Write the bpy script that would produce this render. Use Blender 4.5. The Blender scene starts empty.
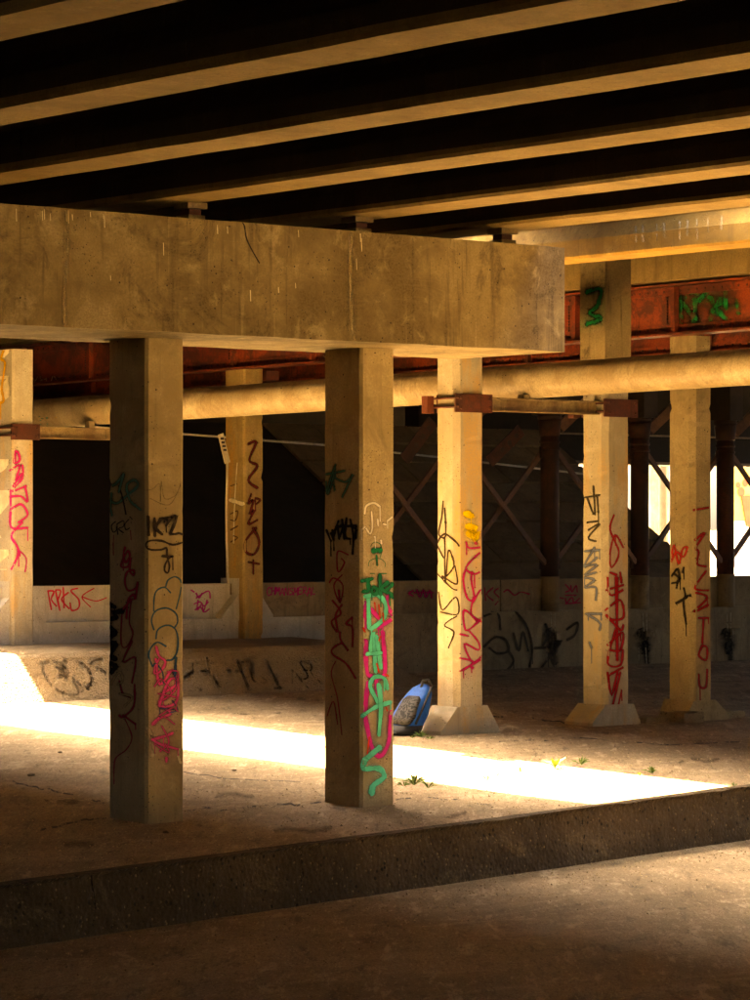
import bpy, bmesh, math, random
from mathutils import Vector, noise
from mathutils.bvhtree import BVHTree

SC = bpy.context.scene
COL = SC.collection
# World axes: X runs along the pier caps (u), Y along the girders (v), metres.
# ---------------------------------------------------------------- camera
F, PX0, HOR, CAMZ = 3109.0, 375.0, 527.0, 2.0      # measured focal length and horizon
PHI = math.radians(39.62)
cam_d = bpy.data.cameras.new('camera')
cam = bpy.data.objects.new('camera', cam_d)
COL.objects.link(cam)
cam.location = (0, 0, CAMZ)
cam.rotation_euler = (math.radians(90), 0, -PHI)
cam_d.sensor_fit = 'HORIZONTAL'
cam_d.sensor_width = 36
cam_d.lens = 36 * F / 750.0
cam_d.shift_y = 27 / 750.0
cam_d.clip_start = 0.1
cam_d.clip_end = 3000
SC.camera = cam
# ---------------------------------------------------------------- light
SUN_TRAVEL = Vector((0.07, -0.5, -1.0)).normalized()
w = bpy.data.worlds.new('World')
SC.world = w
w.use_nodes = True
nt = w.node_tree
bg = nt.nodes['Background']
sky = nt.nodes.new('ShaderNodeTexSky')
sky.sky_type = 'NISHITA'
sky.sun_disc = False
ts = -SUN_TRAVEL
sky.sun_elevation = math.asin(ts.z)
sky.sun_rotation = math.atan2(ts.x, ts.y)
sky.air_density = 0.6
sky.dust_density = 6.0
sky.ozone_density = 0.0
nt.links.new(sky.outputs[0], bg.inputs[0])
bg.inputs[1].default_value = 0.05
sun_d = bpy.data.lights.new('sun', 'SUN')
sun_d.energy = 5.0
sun_d.angle = math.radians(0.53)
sun_d.color = (1.0, 0.85, 0.6)
sun = bpy.data.objects.new('sun', sun_d)
sun.rotation_euler = SUN_TRAVEL.to_track_quat('-Z', 'Y').to_euler()
sun.location = (15, 5, 20)
COL.objects.link(sun)
vs = SC.view_settings
vs.view_transform = 'Standard'
vs.look = 'None'
vs.gamma = 1.0
vs.use_curve_mapping = False
vs.exposure = 6.2
vs.use_white_balance = True
vs.white_balance_temperature = 8900
vs.white_balance_tint = 10
SC.cycles.use_denoising = True
SC.cycles.max_bounces = 6
SC.cycles.diffuse_bounces = 5
SC.cycles.use_adaptive_sampling = True
SC.cycles.adaptive_threshold = 0.03
SC.cycles.transparent_max_bounces = 16
SC.cycles.sample_clamp_indirect = 4.0
SC.cycles.caustics_reflective = False
SC.cycles.caustics_refractive = False

# ---------------------------------------------------------------- helpers
FWD = Vector((math.sin(PHI), math.cos(PHI), 0))
RGT = Vector((math.cos(PHI), -math.sin(PHI), 0))
CAM = Vector((0, 0, CAMZ))


def ray(px, py):
    return (FWD + RGT * ((px - PX0) / F) + Vector((0, 0, (HOR - py) / F))).normalized()


def ground(v):                      # the paved platform rises gently along the girders
    return 0.025 * (v - 17.1)


def new_bm():
    return bmesh.new()


def add_box(bm, u0, u1, v0, v1, z0, z1):
    vs_ = [bm.verts.new((u, v, z)) for z in (z0, z1) for v in (v0, v1) for u in (u0, u1)]
    for f in ((0, 2, 3, 1), (4, 5, 7, 6), (0, 1, 5, 4), (2, 6, 7, 3), (0, 4, 6, 2), (1, 3, 7, 5)):
        bm.faces.new([vs_[i] for i in f])
    return vs_


def add_prism(bm, prof, axis, a0, a1):
    """Extrude a closed 2D profile. axis 'v': prof is (u,z); axis 'u': prof is (v,z); axis 'z': prof is (u,v)."""
    def P(p, a):
        return {'v': (p[0], a, p[1]), 'u': (a, p[0], p[1]), 'z': (p[0], p[1], a)}[axis]
    A = [bm.verts.new(P(p, a0)) for p in prof]
    B = [bm.verts.new(P(p, a1)) for p in prof]
    n = len(prof)
    for i in range(n):
        bm.faces.new((A[i], A[(i + 1) % n], B[(i + 1) % n], B[i]))
    bm.faces.new(A)
    bm.faces.new(B)
    return A + B


def add_tube(bm, p0, p1, r0, r1=None, n=20, caps=True):
    p0, p1 = Vector(p0), Vector(p1)
    r1 = r0 if r1 is None else r1
    d = (p1 - p0).normalized()
    a = d.orthogonal().normalized()
    b = d.cross(a)
    A, B = [], []
    for i in range(n):
        t = 2 * math.pi * i / n
        o = a * math.cos(t) + b * math.sin(t)
        A.append(bm.verts.new(p0 + o * r0))
        B.append(bm.verts.new(p1 + o * r1))
    for i in range(n):
        f = bm.faces.new((A[i], A[(i + 1) % n], B[(i + 1) % n], B[i]))
        f.smooth = True
    if caps:
        bm.faces.new(A)
        bm.faces.new(B)


def add_bar(bm, p0, p1, wdt, hgt, up=(0, 0, 1)):
    """Rectangular bar from p0 to p1."""
    p0, p1 = Vector(p0), Vector(p1)
    d = (p1 - p0).normalized()
    s = d.cross(Vector(up)).normalized()
    t = s.cross(d).normalized()
    vv = [bm.verts.new(p + s * (a * wdt / 2) + t * (b * hgt / 2)) for p in (p0, p1) for b in (-1, 1) for a in (-1, 1)]
    for f in ((0, 2, 3, 1), (4, 5, 7, 6), (0, 1, 5, 4), (2, 6, 7, 3), (0, 4, 6, 2), (1, 3, 7, 5)):
        bm.faces.new([vv[i] for i in f])


def bevel(bm, wdt, seg=2, ang=0.6):
    es = [e for e in bm.edges if len(e.link_faces) == 2 and e.calc_face_angle(0) > ang]
    bmesh.ops.bevel(bm, geom=es, offset=wdt, segments=seg, affect='EDGES', profile=0.6)


def roughen(bm, amp, scale, cut=None):
    for v in bm.verts:
        n = noise.noise_vector(v.co * scale)
        v.co += n * amp


def slice_bm(bm, axis, step):
    """Cut the mesh into slabs so that it can be roughened."""
    lo = min(v.co[axis] for v in bm.verts)
    hi = max(v.co[axis] for v in bm.verts)
    no = [0, 0, 0]
    no[axis] = 1
    x = lo + step
    while x < hi - 1e-4:
        co = [0, 0, 0]
        co[axis] = x
        bmesh.ops.bisect_plane(bm, geom=bm.verts[:] + bm.edges[:] + bm.faces[:], plane_co=co, plane_no=no)
        x += step


def obj(name, bm, mat, parent=None, keep=False):
    bmesh.ops.recalc_face_normals(bm, faces=bm.faces[:])
    me = bpy.data.meshes.new(name)
    if parent is not None:
        base = parent.matrix_basis.translation
        if parent.parent is not None:
            base = base + parent.parent.matrix_basis.translation
        bm2 = bm.copy()
        bmesh.ops.translate(bm2, verts=bm2.verts[:], vec=-base)
        bm2.to_mesh(me)
        bm2.free()
    else:
        bm.to_mesh(me)
    if not keep:
        bm.free()
    me.materials.append(mat)
    o = bpy.data.objects.new(name, me)
    COL.objects.link(o)
    if parent is not None:
        o.parent = parent
    return o


def tag(o, label=None, cat=None, group=None, kind=None):
    if label:
        o['label'] = label
    if cat:
        o['category'] = cat
    if group:
        o['group'] = group
    if kind:
        o['kind'] = kind
    return o


def thing(name, label, cat, loc, group=None):
    o = bpy.data.objects.new(name, None)
    o.empty_display_size = 0.2
    COL.objects.link(o)
    o.location = loc
    return tag(o, label, cat, group)


# ---------------------------------------------------------------- materials
def lin(c):
    return (c[0], c[1], c[2], 1.0)


class NT:
    def __init__(self, name):
        self.m = bpy.data.materials.new(name)
        self.m.use_nodes = True
        self.t = self.m.node_tree
        self.b = self.t.nodes['Principled BSDF']
        g = self.t.nodes.new('ShaderNodeNewGeometry')
        self.pos = g.outputs['Position']

    def n(self, kind, **kw):
        nd = self.t.nodes.new(kind)
        for k, v in kw.items():
            setattr(nd, k, v)
        return nd

    def link(self, a, b):
        self.t.links.new(a, b)

    def vec(self, sx=1, sy=1, sz=1, off=(0, 0, 0)):
        mp = self.n('ShaderNodeMapping')
        mp.inputs['Scale'].default_value = (sx, sy, sz)
        mp.inputs['Location'].default_value = off
        self.link(self.pos, mp.inputs['Vector'])
        return mp.outputs[0]

    def noise(self, scale, detail=4, rough=0.6, vec=None, dist=0.0):
        nd = self.n('ShaderNodeTexNoise')
        nd.inputs['Scale'].default_value = scale
        nd.inputs['Detail'].default_value = detail
        nd.inputs['Roughness'].default_value = rough
        nd.inputs['Distortion'].default_value = dist
        self.link(vec if vec is not None else self.pos, nd.inputs['Vector'])
        return nd.outputs['Fac']

    def voro(self, scale, feature='F1', vec=None, rnd=1.0):
        nd = self.n('ShaderNodeTexVoronoi', feature=feature)
        nd.inputs['Scale'].default_value = scale
        nd.inputs['Randomness'].default_value = rnd
        self.link(vec if vec is not None else self.pos, nd.inputs['Vector'])
        return nd.outputs['Distance']

    def ramp(self, fac, lo, hi, a=0.0, b=1.0):
        nd = self.n('ShaderNodeMapRange')
        nd.interpolation_type = 'SMOOTHSTEP'
        nd.inputs[1].default_value = lo
        nd.inputs[2].default_value = hi
        nd.inputs[3].default_value = a
        nd.inputs[4].default_value = b
        self.link(fac, nd.inputs[0])
        return nd.outputs[0]

    def mix(self, fac, a, b, blend='MIX'):
        nd = self.n('ShaderNodeMix', data_type='RGBA', blend_type=blend)
        for sock, val in ((nd.inputs[0], fac), (nd.inputs[6], a), (nd.inputs[7], b)):
            if isinstance(val, (int, float)):
                sock.default_value = val
            elif isinstance(val, tuple):
                sock.default_value = lin(val)
            else:
                self.link(val, sock)
        return nd.outputs[2]

    def math(self, op, a, b):
        nd = self.n('ShaderNodeMath', operation=op)
        for s, val in ((nd.inputs[0], a), (nd.inputs[1], b)):
            if isinstance(val, (int, float)):
                s.default_value = val
            else:
                self.link(val, s)
        return nd.outputs[0]

    def bump(self, h, strength=0.4, dist=0.01, prev=None):
        nd = self.n('ShaderNodeBump')
        nd.inputs['Strength'].default_value = strength
        nd.inputs['Distance'].default_value = dist
        self.link(h, nd.inputs['Height'])
        if prev is not None:
            self.link(prev, nd.inputs['Normal'])
        return nd.outputs[0]

    def done(self, col, rough=0.85, normal=None, metal=0.0, spec=0.3):
        if isinstance(col, tuple):
            self.b.inputs['Base Color'].default_value = lin(col)
        else:
            self.link(col, self.b.inputs['Base Color'])
        if isinstance(rough, (int, float)):
            self.b.inputs['Roughness'].default_value = rough
        else:
            self.link(rough, self.b.inputs['Roughness'])
        self.b.inputs['Metallic'].default_value = metal
        self.b.inputs['Specular IOR Level'].default_value = spec
        if normal is not None:
            self.link(normal, self.b.inputs['Normal'])
        return self.m


def dim(c, k=0.72):
    return tuple(x * k for x in c)


def concrete(name, base, dark, light, stain=0.5, streak=0.4, holes=0.8, swirl=0.0, fine=70, rust=None):
    base, dark, light = dim(base), dim(dark), dim(light)
    k = NT(name)
    big = k.noise(1.1, 5, 0.65)
    col = k.mix(k.ramp(big, 0.36, 0.62), dark, base)
    mid = k.noise(5.5, 6, 0.7)
    col = k.mix(k.ramp(mid, 0.5, 0.78, 0, 0.6), col, light)
    st = k.noise(3.0, 5, 0.65, k.vec(4.5, 4.5, 0.35, (3, 7, 1)))
    col = k.mix(k.ramp(st, 0.52, 0.72, 0, streak), col, tuple(c * 0.45 for c in dark))
    st2 = k.noise(2.2, 4, 0.6, k.vec(7, 7, 0.3, (13, 2, 5)))
    col = k.mix(k.ramp(st2, 0.62, 0.74, 0, streak * 0.7), col, light)
    blot = k.noise(1.7, 8, 0.78, None, 0.8)
    col = k.mix(k.ramp(blot, 0.5, 0.66, 0, stain), col, tuple(c * 0.5 for c in dark))
    pat = k.noise(2.9, 6, 0.7, k.vec(1, 1, 0.8, (21, 4, 8)), 0.5)
    col = k.mix(k.ramp(pat, 0.56, 0.66, 0, stain * 0.6), col, light)
    if swirl:
        wv = k.noise(1.6, 3, 0.5, k.vec(1, 1, 2.2), 2.5)
        wl = k.math('ABSOLUTE', k.math('SUBTRACT', wv, 0.5), 0.0)
        col = k.mix(k.ramp(wl, 0.0, 0.035, swirl, 0.0), col, light)
    if rust:
        rn = k.noise(1.7, 4, 0.6, k.vec(2.5, 2.5, 0.5, (5, 5, 9)))
        col = k.mix(k.ramp(rn, 0.5, 0.66, 0, 0.8), col, rust)
    grit = k.noise(fine, 3, 0.7)
    col = k.mix(k.ramp(grit, 0.3, 0.7, 0.72, 0.0), col, tuple(c * 0.6 for c in base))
    vd = k.voro(16)
    hn = k.noise(4.5, 2, 0.5)
    hole = k.math('MULTIPLY', k.ramp(vd, 0.07, 0.13, 1, 0), k.ramp(hn, 0.46, 0.58))
    vd2 = k.voro(38)
    hole2 = k.math('MULTIPLY', k.ramp(vd2, 0.1, 0.19, 1, 0), k.ramp(k.noise(3.3, 2, 0.5), 0.5, 0.62))
    hole = k.math('MAXIMUM', hole, hole2)
    col = k.mix(k.math('MULTIPLY', hole, holes), col, (0.03, 0.02, 0.012))
    nb = k.bump(grit, 0.25, 0.004)
    nb = k.bump(mid, 0.3, 0.012, nb)
    nb = k.bump(k.math('SUBTRACT', 1.0, hole), 0.6, 0.01, nb)
    return k.done(col, 0.88, nb, 0, 0.25)


M = {}
M['column'] = concrete('column_concrete', (0.57, 0.44, 0.24), (0.36, 0.26, 0.125), (0.68, 0.54, 0.33), 0.6, 0.55, 0.95)
M['pale'] = concrete('pale_concrete', (0.66, 0.585, 0.44), (0.47, 0.39, 0.26), (0.74, 0.67, 0.54), 0.4, 0.4, 0.9, rust=(0.5, 0.28, 0.075))
M['amber'] = concrete('amber_concrete', (0.5, 0.35, 0.14), (0.33, 0.21, 0.07), (0.6, 0.47, 0.25), 0.5, 0.5, 0.9, rust=(0.46, 0.22, 0.04))
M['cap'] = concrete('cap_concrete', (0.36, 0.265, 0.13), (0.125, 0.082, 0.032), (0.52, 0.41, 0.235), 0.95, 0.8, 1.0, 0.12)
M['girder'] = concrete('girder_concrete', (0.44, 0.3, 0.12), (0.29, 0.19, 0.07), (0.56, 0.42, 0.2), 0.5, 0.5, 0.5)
M['wall'] = concrete('wall_concrete', (0.37, 0.28, 0.165), (0.2, 0.145, 0.08), (0.46, 0.37, 0.24), 0.7, 0.5, 1.0)
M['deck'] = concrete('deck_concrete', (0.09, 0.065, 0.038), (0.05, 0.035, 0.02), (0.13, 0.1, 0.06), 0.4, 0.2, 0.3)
M['web'] = concrete('shaded_grimy_web', (0.065, 0.042, 0.02), (0.035, 0.022, 0.011), (0.16, 0.115, 0.06), 0.4, 0.75, 0.3)  # grime, plus the shade of the girder sides put into the colour
M['shade_black'] = concrete('painted_shade_dark', (0.04, 0.028, 0.016), (0.02, 0.014, 0.008), (0.06, 0.042, 0.024), 0.4, 0.1, 0.2)  # near-black: the shade behind the wall is put into the colour
M['fascia'] = concrete('fascia_concrete', (0.46, 0.27, 0.06), (0.3, 0.17, 0.038), (0.55, 0.38, 0.13), 0.6, 0.6, 0.6)
M['wall_paint'] = concrete('grey_wall_paint', (0.66, 0.62, 0.54), (0.46, 0.41, 0.33), (0.74, 0.7, 0.62), 0.5, 0.45, 0.9)
M['slope'] = concrete('slope_concrete', (0.28, 0.2, 0.11), (0.16, 0.11, 0.06), (0.36, 0.27, 0.16), 0.5, 0.6, 0.4)


def ground_mat(name, base, dark, light, bumpy=0.5, speck=0.7, sc=1.0, flow=False):
    base, dark, light = dim(base, 0.8), dim(dark, 0.8), dim(light, 0.8)
    k = NT(name)
    big = k.noise(0.7, 6, 0.7)
    col = k.mix(k.ramp(big, 0.35, 0.65), dark, base)
    str_ = k.noise(1.6, 6, 0.75, k.vec(0.6, 2.2, 1), 0.8)
    col = k.mix(k.ramp(str_, 0.52, 0.72, 0, 0.75), col, light)
    sp2 = k.noise(3.4, 7, 0.75, k.vec(0.7, 1.8, 1, (4, 9, 0)), 0.5)
    col = k.mix(k.ramp(sp2, 0.55, 0.7, 0, 0.65), col, tuple(c * 0.55 for c in dark))
    ag = k.voro(46 * sc)
    agn = k.noise(30 * sc, 3, 0.7)
    col = k.mix(k.math('MULTIPLY', k.ramp(ag, 0.12, 0.35, 1, 0), k.ramp(agn, 0.5, 0.58, 0, speck)), col, light)
    ag2 = k.voro(30 * sc, vec=k.vec(1, 1, 1, (3.3, 1.7, 0)))
    col = k.mix(k.math('MULTIPLY', k.ramp(ag2, 0.14, 0.3, 1, 0), k.ramp(k.noise(9, 3, 0.6, k.vec(1, 1, 1, (8, 2, 0))), 0.44, 0.56, 0, speck)), col, tuple(c * 0.25 for c in dark))
    grit = k.noise(120, 2, 0.7)
    col = k.mix(k.ramp(grit, 0.35, 0.65, 0.55, 0.0), col, tuple(c * 0.5 for c in dark))
    if flow:                                          # wear and dirt drawn out along the drainage fall
        rot = k.n('ShaderNodeMapping')
        rot.inputs['Rotation'].default_value = (0, 0, math.radians(40))
        k.link(k.pos, rot.inputs['Vector'])
        for scl, s2, lo, hi, kk in (((4.0, 0.8, 1), 1.6, 0.54, 0.68, 0.7), ((15.0, 2.2, 8), 2.0, 0.57, 0.68, 0.6), ((34.0, 5.0, 8), 2.0, 0.6, 0.68, 0.7)):
            mp = k.n('ShaderNodeMapping')
            mp.inputs['Scale'].default_value = scl
            k.link(rot.outputs[0], mp.inputs['Vector'])
            wr = k.noise(s2, 5, 0.75, mp.outputs[0], 0.3)
            col = k.mix(k.ramp(wr, lo, hi, 0, kk), col, light)
            col = k.mix(k.ramp(wr, 1 - hi, 1 - lo, kk + 0.1, 0), col, tuple(c * 0.45 for c in dark))
    nb = k.bump(ag, bumpy, 0.012)
    nb = k.bump(str_, 0.35, 0.03, nb)
    nb = k.bump(grit, 0.3, 0.004, nb)
    return k.done(col, 0.9, nb, 0, 0.25)


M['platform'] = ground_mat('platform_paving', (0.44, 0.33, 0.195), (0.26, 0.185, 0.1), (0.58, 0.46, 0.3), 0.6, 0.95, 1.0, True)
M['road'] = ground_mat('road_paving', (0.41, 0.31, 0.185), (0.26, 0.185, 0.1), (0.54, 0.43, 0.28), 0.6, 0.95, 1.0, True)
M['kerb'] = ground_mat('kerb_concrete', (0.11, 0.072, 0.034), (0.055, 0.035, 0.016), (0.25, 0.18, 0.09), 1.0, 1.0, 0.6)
M['bank'] = ground_mat('bank_concrete', (0.38, 0.29, 0.17), (0.28, 0.2, 0.11), (0.48, 0.39, 0.25), 0.9, 0.8)
M['earth'] = ground_mat('far_ground', (0.36, 0.3, 0.22), (0.3, 0.24, 0.17), (0.42, 0.36, 0.28))


def metal_paint(name, base, dark, rust, amount=0.5, rough=0.6):
    k = NT(name)
    a = k.noise(3.2, 7, 0.72, None, 0.4)
    col = k.mix(k.ramp(k.noise(1.3, 4, 0.6), 0.35, 0.65), dark, base)
    col = k.mix(k.ramp(a, 0.44, 0.58, 0, amount), col, rust)
    b2 = k.noise(1.1, 6, 0.72, k.vec(1, 1, 1, (7, 3, 2)), 0.6)
    col = k.mix(k.ramp(b2, 0.5, 0.64, 0, amount * 0.85), col, tuple(c * 0.6 for c in rust))
    st = k.noise(3.0, 5, 0.65, k.vec(5, 5, 0.4))
    col = k.mix(k.ramp(st, 0.54, 0.72, 0, 0.6), col, tuple(c * 0.35 for c in dark))
    g = k.noise(60, 3, 0.7)
    col = k.mix(k.ramp(g, 0.3, 0.65, 0.5, 0), col, tuple(c * 0.5 for c in dark))
    nb = k.bump(a, 0.3, 0.006)
    nb = k.bump(g, 0.25, 0.002, nb)
    return k.done(col, rough, nb, 0, 0.35)


M['red'] = metal_paint('red_girder_paint', (0.3, 0.052, 0.019), (0.17, 0.027, 0.011), (0.07, 0.022, 0.012), 0.92)
M['rust'] = metal_paint('rusty_plate', (0.12, 0.026, 0.01), (0.06, 0.014, 0.007), (0.05, 0.018, 0.01), 0.6)
M['pipe'] = metal_paint('cream_pipe_paint', (0.45, 0.365, 0.235), (0.31, 0.24, 0.14), (0.22, 0.145, 0.07), 0.6, 0.55)
M['beam'] = metal_paint('tan_beam_paint', (0.3, 0.22, 0.115), (0.2, 0.14, 0.065), (0.12, 0.055, 0.024), 0.6, 0.6)
M['steel'] = metal_paint('rusty_steel', (0.09, 0.028, 0.012), (0.035, 0.013, 0.008), (0.022, 0.011, 0.007), 0.7, 0.75)
M['brace'] = metal_paint('brown_brace_paint', (0.18, 0.09, 0.045), (0.12, 0.055, 0.026), (0.07, 0.028, 0.014), 0.5, 0.6)
M['galv'] = metal_paint('pale_conduit', (0.75, 0.68, 0.55), (0.6, 0.54, 0.42), (0.45, 0.36, 0.24), 0.3, 0.35)
M['sign'] = metal_paint('pale_post_paint', (0.62, 0.55, 0.38), (0.5, 0.43, 0.27), (0.25, 0.15, 0.06), 0.35, 0.5)


def plain(name, c, rough=0.8, var=0.35, scale=8):
    k = NT(name)
    a = k.noise(scale, 5, 0.65)
    col = k.mix(k.ramp(a, 0.3, 0.7), tuple(x * (1 - var) for x in c), c)
    g = k.noise(scale * 12, 2, 0.6)
    return k.done(col, rough, k.bump(g, 0.25, 0.003))


M['dark'] = plain('blackened_steel', (0.035, 0.024, 0.016), 0.7)
M['stain'] = plain('black_stain', (0.03, 0.022, 0.015), 0.9)
M['crack'] = plain('crack_dirt', (0.03, 0.02, 0.012), 0.95)
M['leaf'] = plain('weed_leaf', (0.13, 0.2, 0.03), 0.6, 0.4, 30)
M['stone'] = plain('stone', (0.12, 0.09, 0.055), 0.9, 0.4, 30)
M['grit'] = plain('grit', (0.5, 0.38, 0.22), 0.9, 0.9, 45)
M['bag_blue'] = plain('blue_nylon', (0.002, 0.085, 0.4), 0.6, 0.3, 30)
M['bag_black'] = plain('black_nylon', (0.018, 0.018, 0.02), 0.7, 0.3, 30)
M['yellow_wall'] = plain('yellow_wall', (0.62, 0.42, 0.1), 0.8, 0.2, 2)
M['white_wall'] = plain('white_wall', (0.75, 0.72, 0.66), 0.8, 0.15, 2)
M['mural_red'] = plain('mural_red', (0.5, 0.06, 0.03), 0.8, 0.3, 3)
M['pole'] = plain('dark_pole', (0.05, 0.04, 0.03), 0.6)


def bag_pattern():
    k = NT('grey_patterned_nylon')
    nd = k.noise(15, 2, 0.5, k.vec(1, 1, 1.6), 2.0)
    col = k.mix(k.ramp(nd, 0.47, 0.54), (0.004, 0.004, 0.005), (0.04, 0.038, 0.036))
    return k.done(col, 0.75)


M['bag_grey'] = bag_pattern()

PAINTS = {}


def paint(c, soft=0.3, wear=0.35, alpha=1.0):
    """Spray paint or marker on a ribbon: thin at the edges, broken up by the concrete's grain."""
    key = (c, soft, wear, alpha)
    if key in PAINTS:
        return PAINTS[key]
    k = NT('spray_paint')
    uv = k.n('ShaderNodeUVMap')
    sep = k.n('ShaderNodeSeparateXYZ')
    k.link(uv.outputs[0], sep.inputs[0])
    e = k.math('ABSOLUTE', k.math('SUBTRACT', sep.outputs['Y'], 0.5), 0.0)   # 0 centre .. .5 edge
    g = k.noise(70, 4, 0.75)
    e2 = k.math('ADD', e, k.math('MULTIPLY', k.math('SUBTRACT', g, 0.5), 0.2))
    body = k.ramp(e2, 0.5 - soft, 0.5, 1.0, 0.0)
    wn = k.noise(24, 5, 0.75)
    wr = k.ramp(wn, 0.3, 0.52, 1.0 - wear, 1.0)
    fac = k.math('MULTIPLY', k.math('MULTIPLY', body, wr), alpha)
    col = k.mix(k.ramp(k.noise(9, 3, 0.6), 0.3, 0.7), tuple(x * 0.7 for x in c), c)
    k.done(col, 0.75, None, 0, 0.1)
    tr = k.n('ShaderNodeBsdfTransparent')
    mx = k.n('ShaderNodeMixShader')
    k.link(fac, mx.inputs[0])
    k.link(tr.outputs[0], mx.inputs[1])
    k.link(k.b.outputs[0], mx.inputs[2])
    out = k.t.nodes['Material Output']
    k.link(mx.outputs[0], out.inputs['Surface'])
    PAINTS[key] = k.m
    return k.m


# crop frames used when the strokes were traced: x0, y0, pixels per photo pixel
FR = {'0': (0, 0, 1), 'A': (100, 460, 6.25), 'B': (100, 600, 5.56), 'C': (315, 455, 6.667), 'D': (315, 590, 4.762),
      'E': (430, 490, 5), 'F': (570, 470, 4), 'G': (660, 480, 4.167), 'H': (0, 330, 3.846), 'I': (0, 550, 5.88),
      'J': (180, 640, 5), 'K': (390, 600, 3.75), 'L': (180, 540, 5), 'N': (480, 560, 4.69), 'O': (550, 260, 3.75),
      'P': (210, 420, 5), 'Q': (0, 560, 2.273)}
LAYER = [0]


def catmull(pts, per=5):
    if len(pts) < 3:
        out = []
        for a, b in zip(pts, pts[1:]):
            for i in range(4):
                t = i / 4
                out.append((a[0] + (b[0] - a[0]) * t, a[1] + (b[1] - a[1]) * t))
        out.append(pts[-1])
        return out
    P = [pts[0]] + list(pts) + [pts[-1]]
    out = []
    for i in range(1, len(P) - 2):
        p0, p1, p2, p3 = P[i - 1], P[i], P[i + 1], P[i + 2]
        for s in range(per):
            t = s / per
            out.append(tuple(0.5 * (2 * p1[j] + (p2[j] - p0[j]) * t + (2 * p0[j] - 5 * p1[j] + 4 * p2[j] - p3[j]) * t * t
                                    + (3 * p1[j] - p0[j] - 3 * p2[j] + p3[j]) * t ** 3) for j in (0, 1)))
    out.append(pts[-1])
    return out


def strokes(name, parent, bvh, frame, items, color, width, soft=0.3, wear=0.35, label=None, nface=None, off=0.0025, wk=1.55, alpha=1.0, halo=True):
    """Paint strokes laid on a surface (found through its BVH) as thin ribbons. nface: only accept hits whose normal is close to it."""
    x0, y0, sc = FR[frame]
    if halo and name == 'graffiti_tag' and width / sc >= 1.6:
        rd = random.Random(len(items) * 7 + int(width * 10))
        extra = []
        for it in items:                       # a few paint runs below the strokes
            q = it[1] if isinstance(it[0], (int, float)) else it
            if rd.random() < 0.45:
                x, y = rd.choice(q)
                extra.append((1.0 * sc, [(x, y), (x + 0.2 * sc, y + rd.uniform(5, 16) * sc)]))
        strokes('overspray', parent, bvh, frame, items, color, width, 0.5, 0.6, None, nface, off * 0.5, wk * 2.1, 0.22, False)
        items = list(items) + extra
    bm = bmesh.new()
    uvl = bm.loops.layers.uv.new('UVMap')
    LAYER[0] += 1
    lay = off + (LAYER[0] % 7) * 0.0005
    k = 0
    for it in items:
        wd = width
        if it and isinstance(it[0], (int, float)):
            wd, it = it[0], it[1]
        pts = [(x0 + x / sc, y0 + y / sc) for x, y in it]
        sm = catmull(pts)
        hw = wd / sc / 2 * (wk if wd / sc < 2.0 else wk * 0.8)
        # extend ends a little for a round start
        def ext(a, b, h):
            dx, dy = a[0] - b[0], a[1] - b[1]
            L = math.hypot(dx, dy) or 1
            return (a[0] + dx / L * h, a[1] + dy / L * h)
        sm = [ext(sm[0], sm[1], hw * 0.6)] + sm + [ext(sm[-1], sm[-2], hw * 0.6)]
        prev = None
        n = len(sm)
        for i, p in enumerate(sm):
            a = sm[max(0, i - 1)]
            b = sm[min(n - 1, i + 1)]
            dx, dy = b[0] - a[0], b[1] - a[1]
            L = math.hypot(dx, dy) or 1
            nx, ny = -dy / L, dx / L
            h = hw * (1 + 0.38 * noise.noise(Vector((p[0] * 0.16, p[1] * 0.16, len(items) * 3.1))) + 0.2 * noise.noise(Vector((p[0] * 0.9, p[1] * 0.9, 5))))
            if i == 0 or i == n - 1:
                h *= 0.45
            row = []
            for s in (-1, 1):
                hit = None
                for q in (1.0, 0.6, 0.25, 0.0, -0.4, -0.75):
                    loc, nor, _, _ = bvh.ray_cast(CAM, ray(p[0] + nx * h * s * q, p[1] + ny * h * s * q))
                    if loc is not None and not (nface is not None and abs(nor.dot(nface)) < 0.7):
                        hit = (loc, nor if nor.dot(loc - CAM) < 0 else -nor)
                        break
                if hit is None:
                    row = None
                    break
                row.append(hit)
            if row is None:
                prev = None
                continue
            k += 1
            o = lay + k * 0.000015
            vs_ = [bm.verts.new(l + nn * o) for l, nn in row]
            if prev is not None:
                f = bm.faces.new((prev[0][0], prev[0][1], vs_[1], vs_[0]))
                for lp, uv in zip(f.loops, ((prev[1], 0), (prev[1], 1), (i * 0.2, 1), (i * 0.2, 0))):
                    lp[uvl].uv = uv
            prev = (vs_, i * 0.2)
    if not bm.faces:
        bm.free()
        print('EMPTY strokes', name, frame)
        return None
    me = bpy.data.meshes.new(name)
    base = parent.matrix_basis.translation
    bmesh.ops.translate(bm, verts=bm.verts[:], vec=-base)
    bm.to_mesh(me)
    bm.free()
    me.materials.append(paint(color, soft, wear, alpha))
    o = bpy.data.objects.new(name, me)
    COL.objects.link(o)
    o.parent = parent
    if label:
        o['label'] = label
    return o


NU, NV = Vector((-1, 0, 0)), Vector((0, -1, 0))      # the two faces of a column that the camera sees
BV = {}                                              # BVH of surfaces that carry paint


def bvh_of(bm):
    return BVHTree.FromBMesh(bm)


# ================================================================ SETTING
KU0, KV0, KDU, KDV = 10.6, 15.3, 6.8, 1.4            # kerb line: two points


def kerb_v(u):
    return KV0 + (u - KU0) * KDV / KDU


bm = new_bm()
bmesh.ops.create_grid(bm, x_segments=2, y_segments=2, size=1500)
bmesh.ops.translate(bm, verts=bm.verts[:], vec=(0, 900, -0.47))
tag(obj('far_ground', bm, M['earth']), 'pale sunlit ground beyond the bridge', 'ground', kind='structure')

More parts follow.
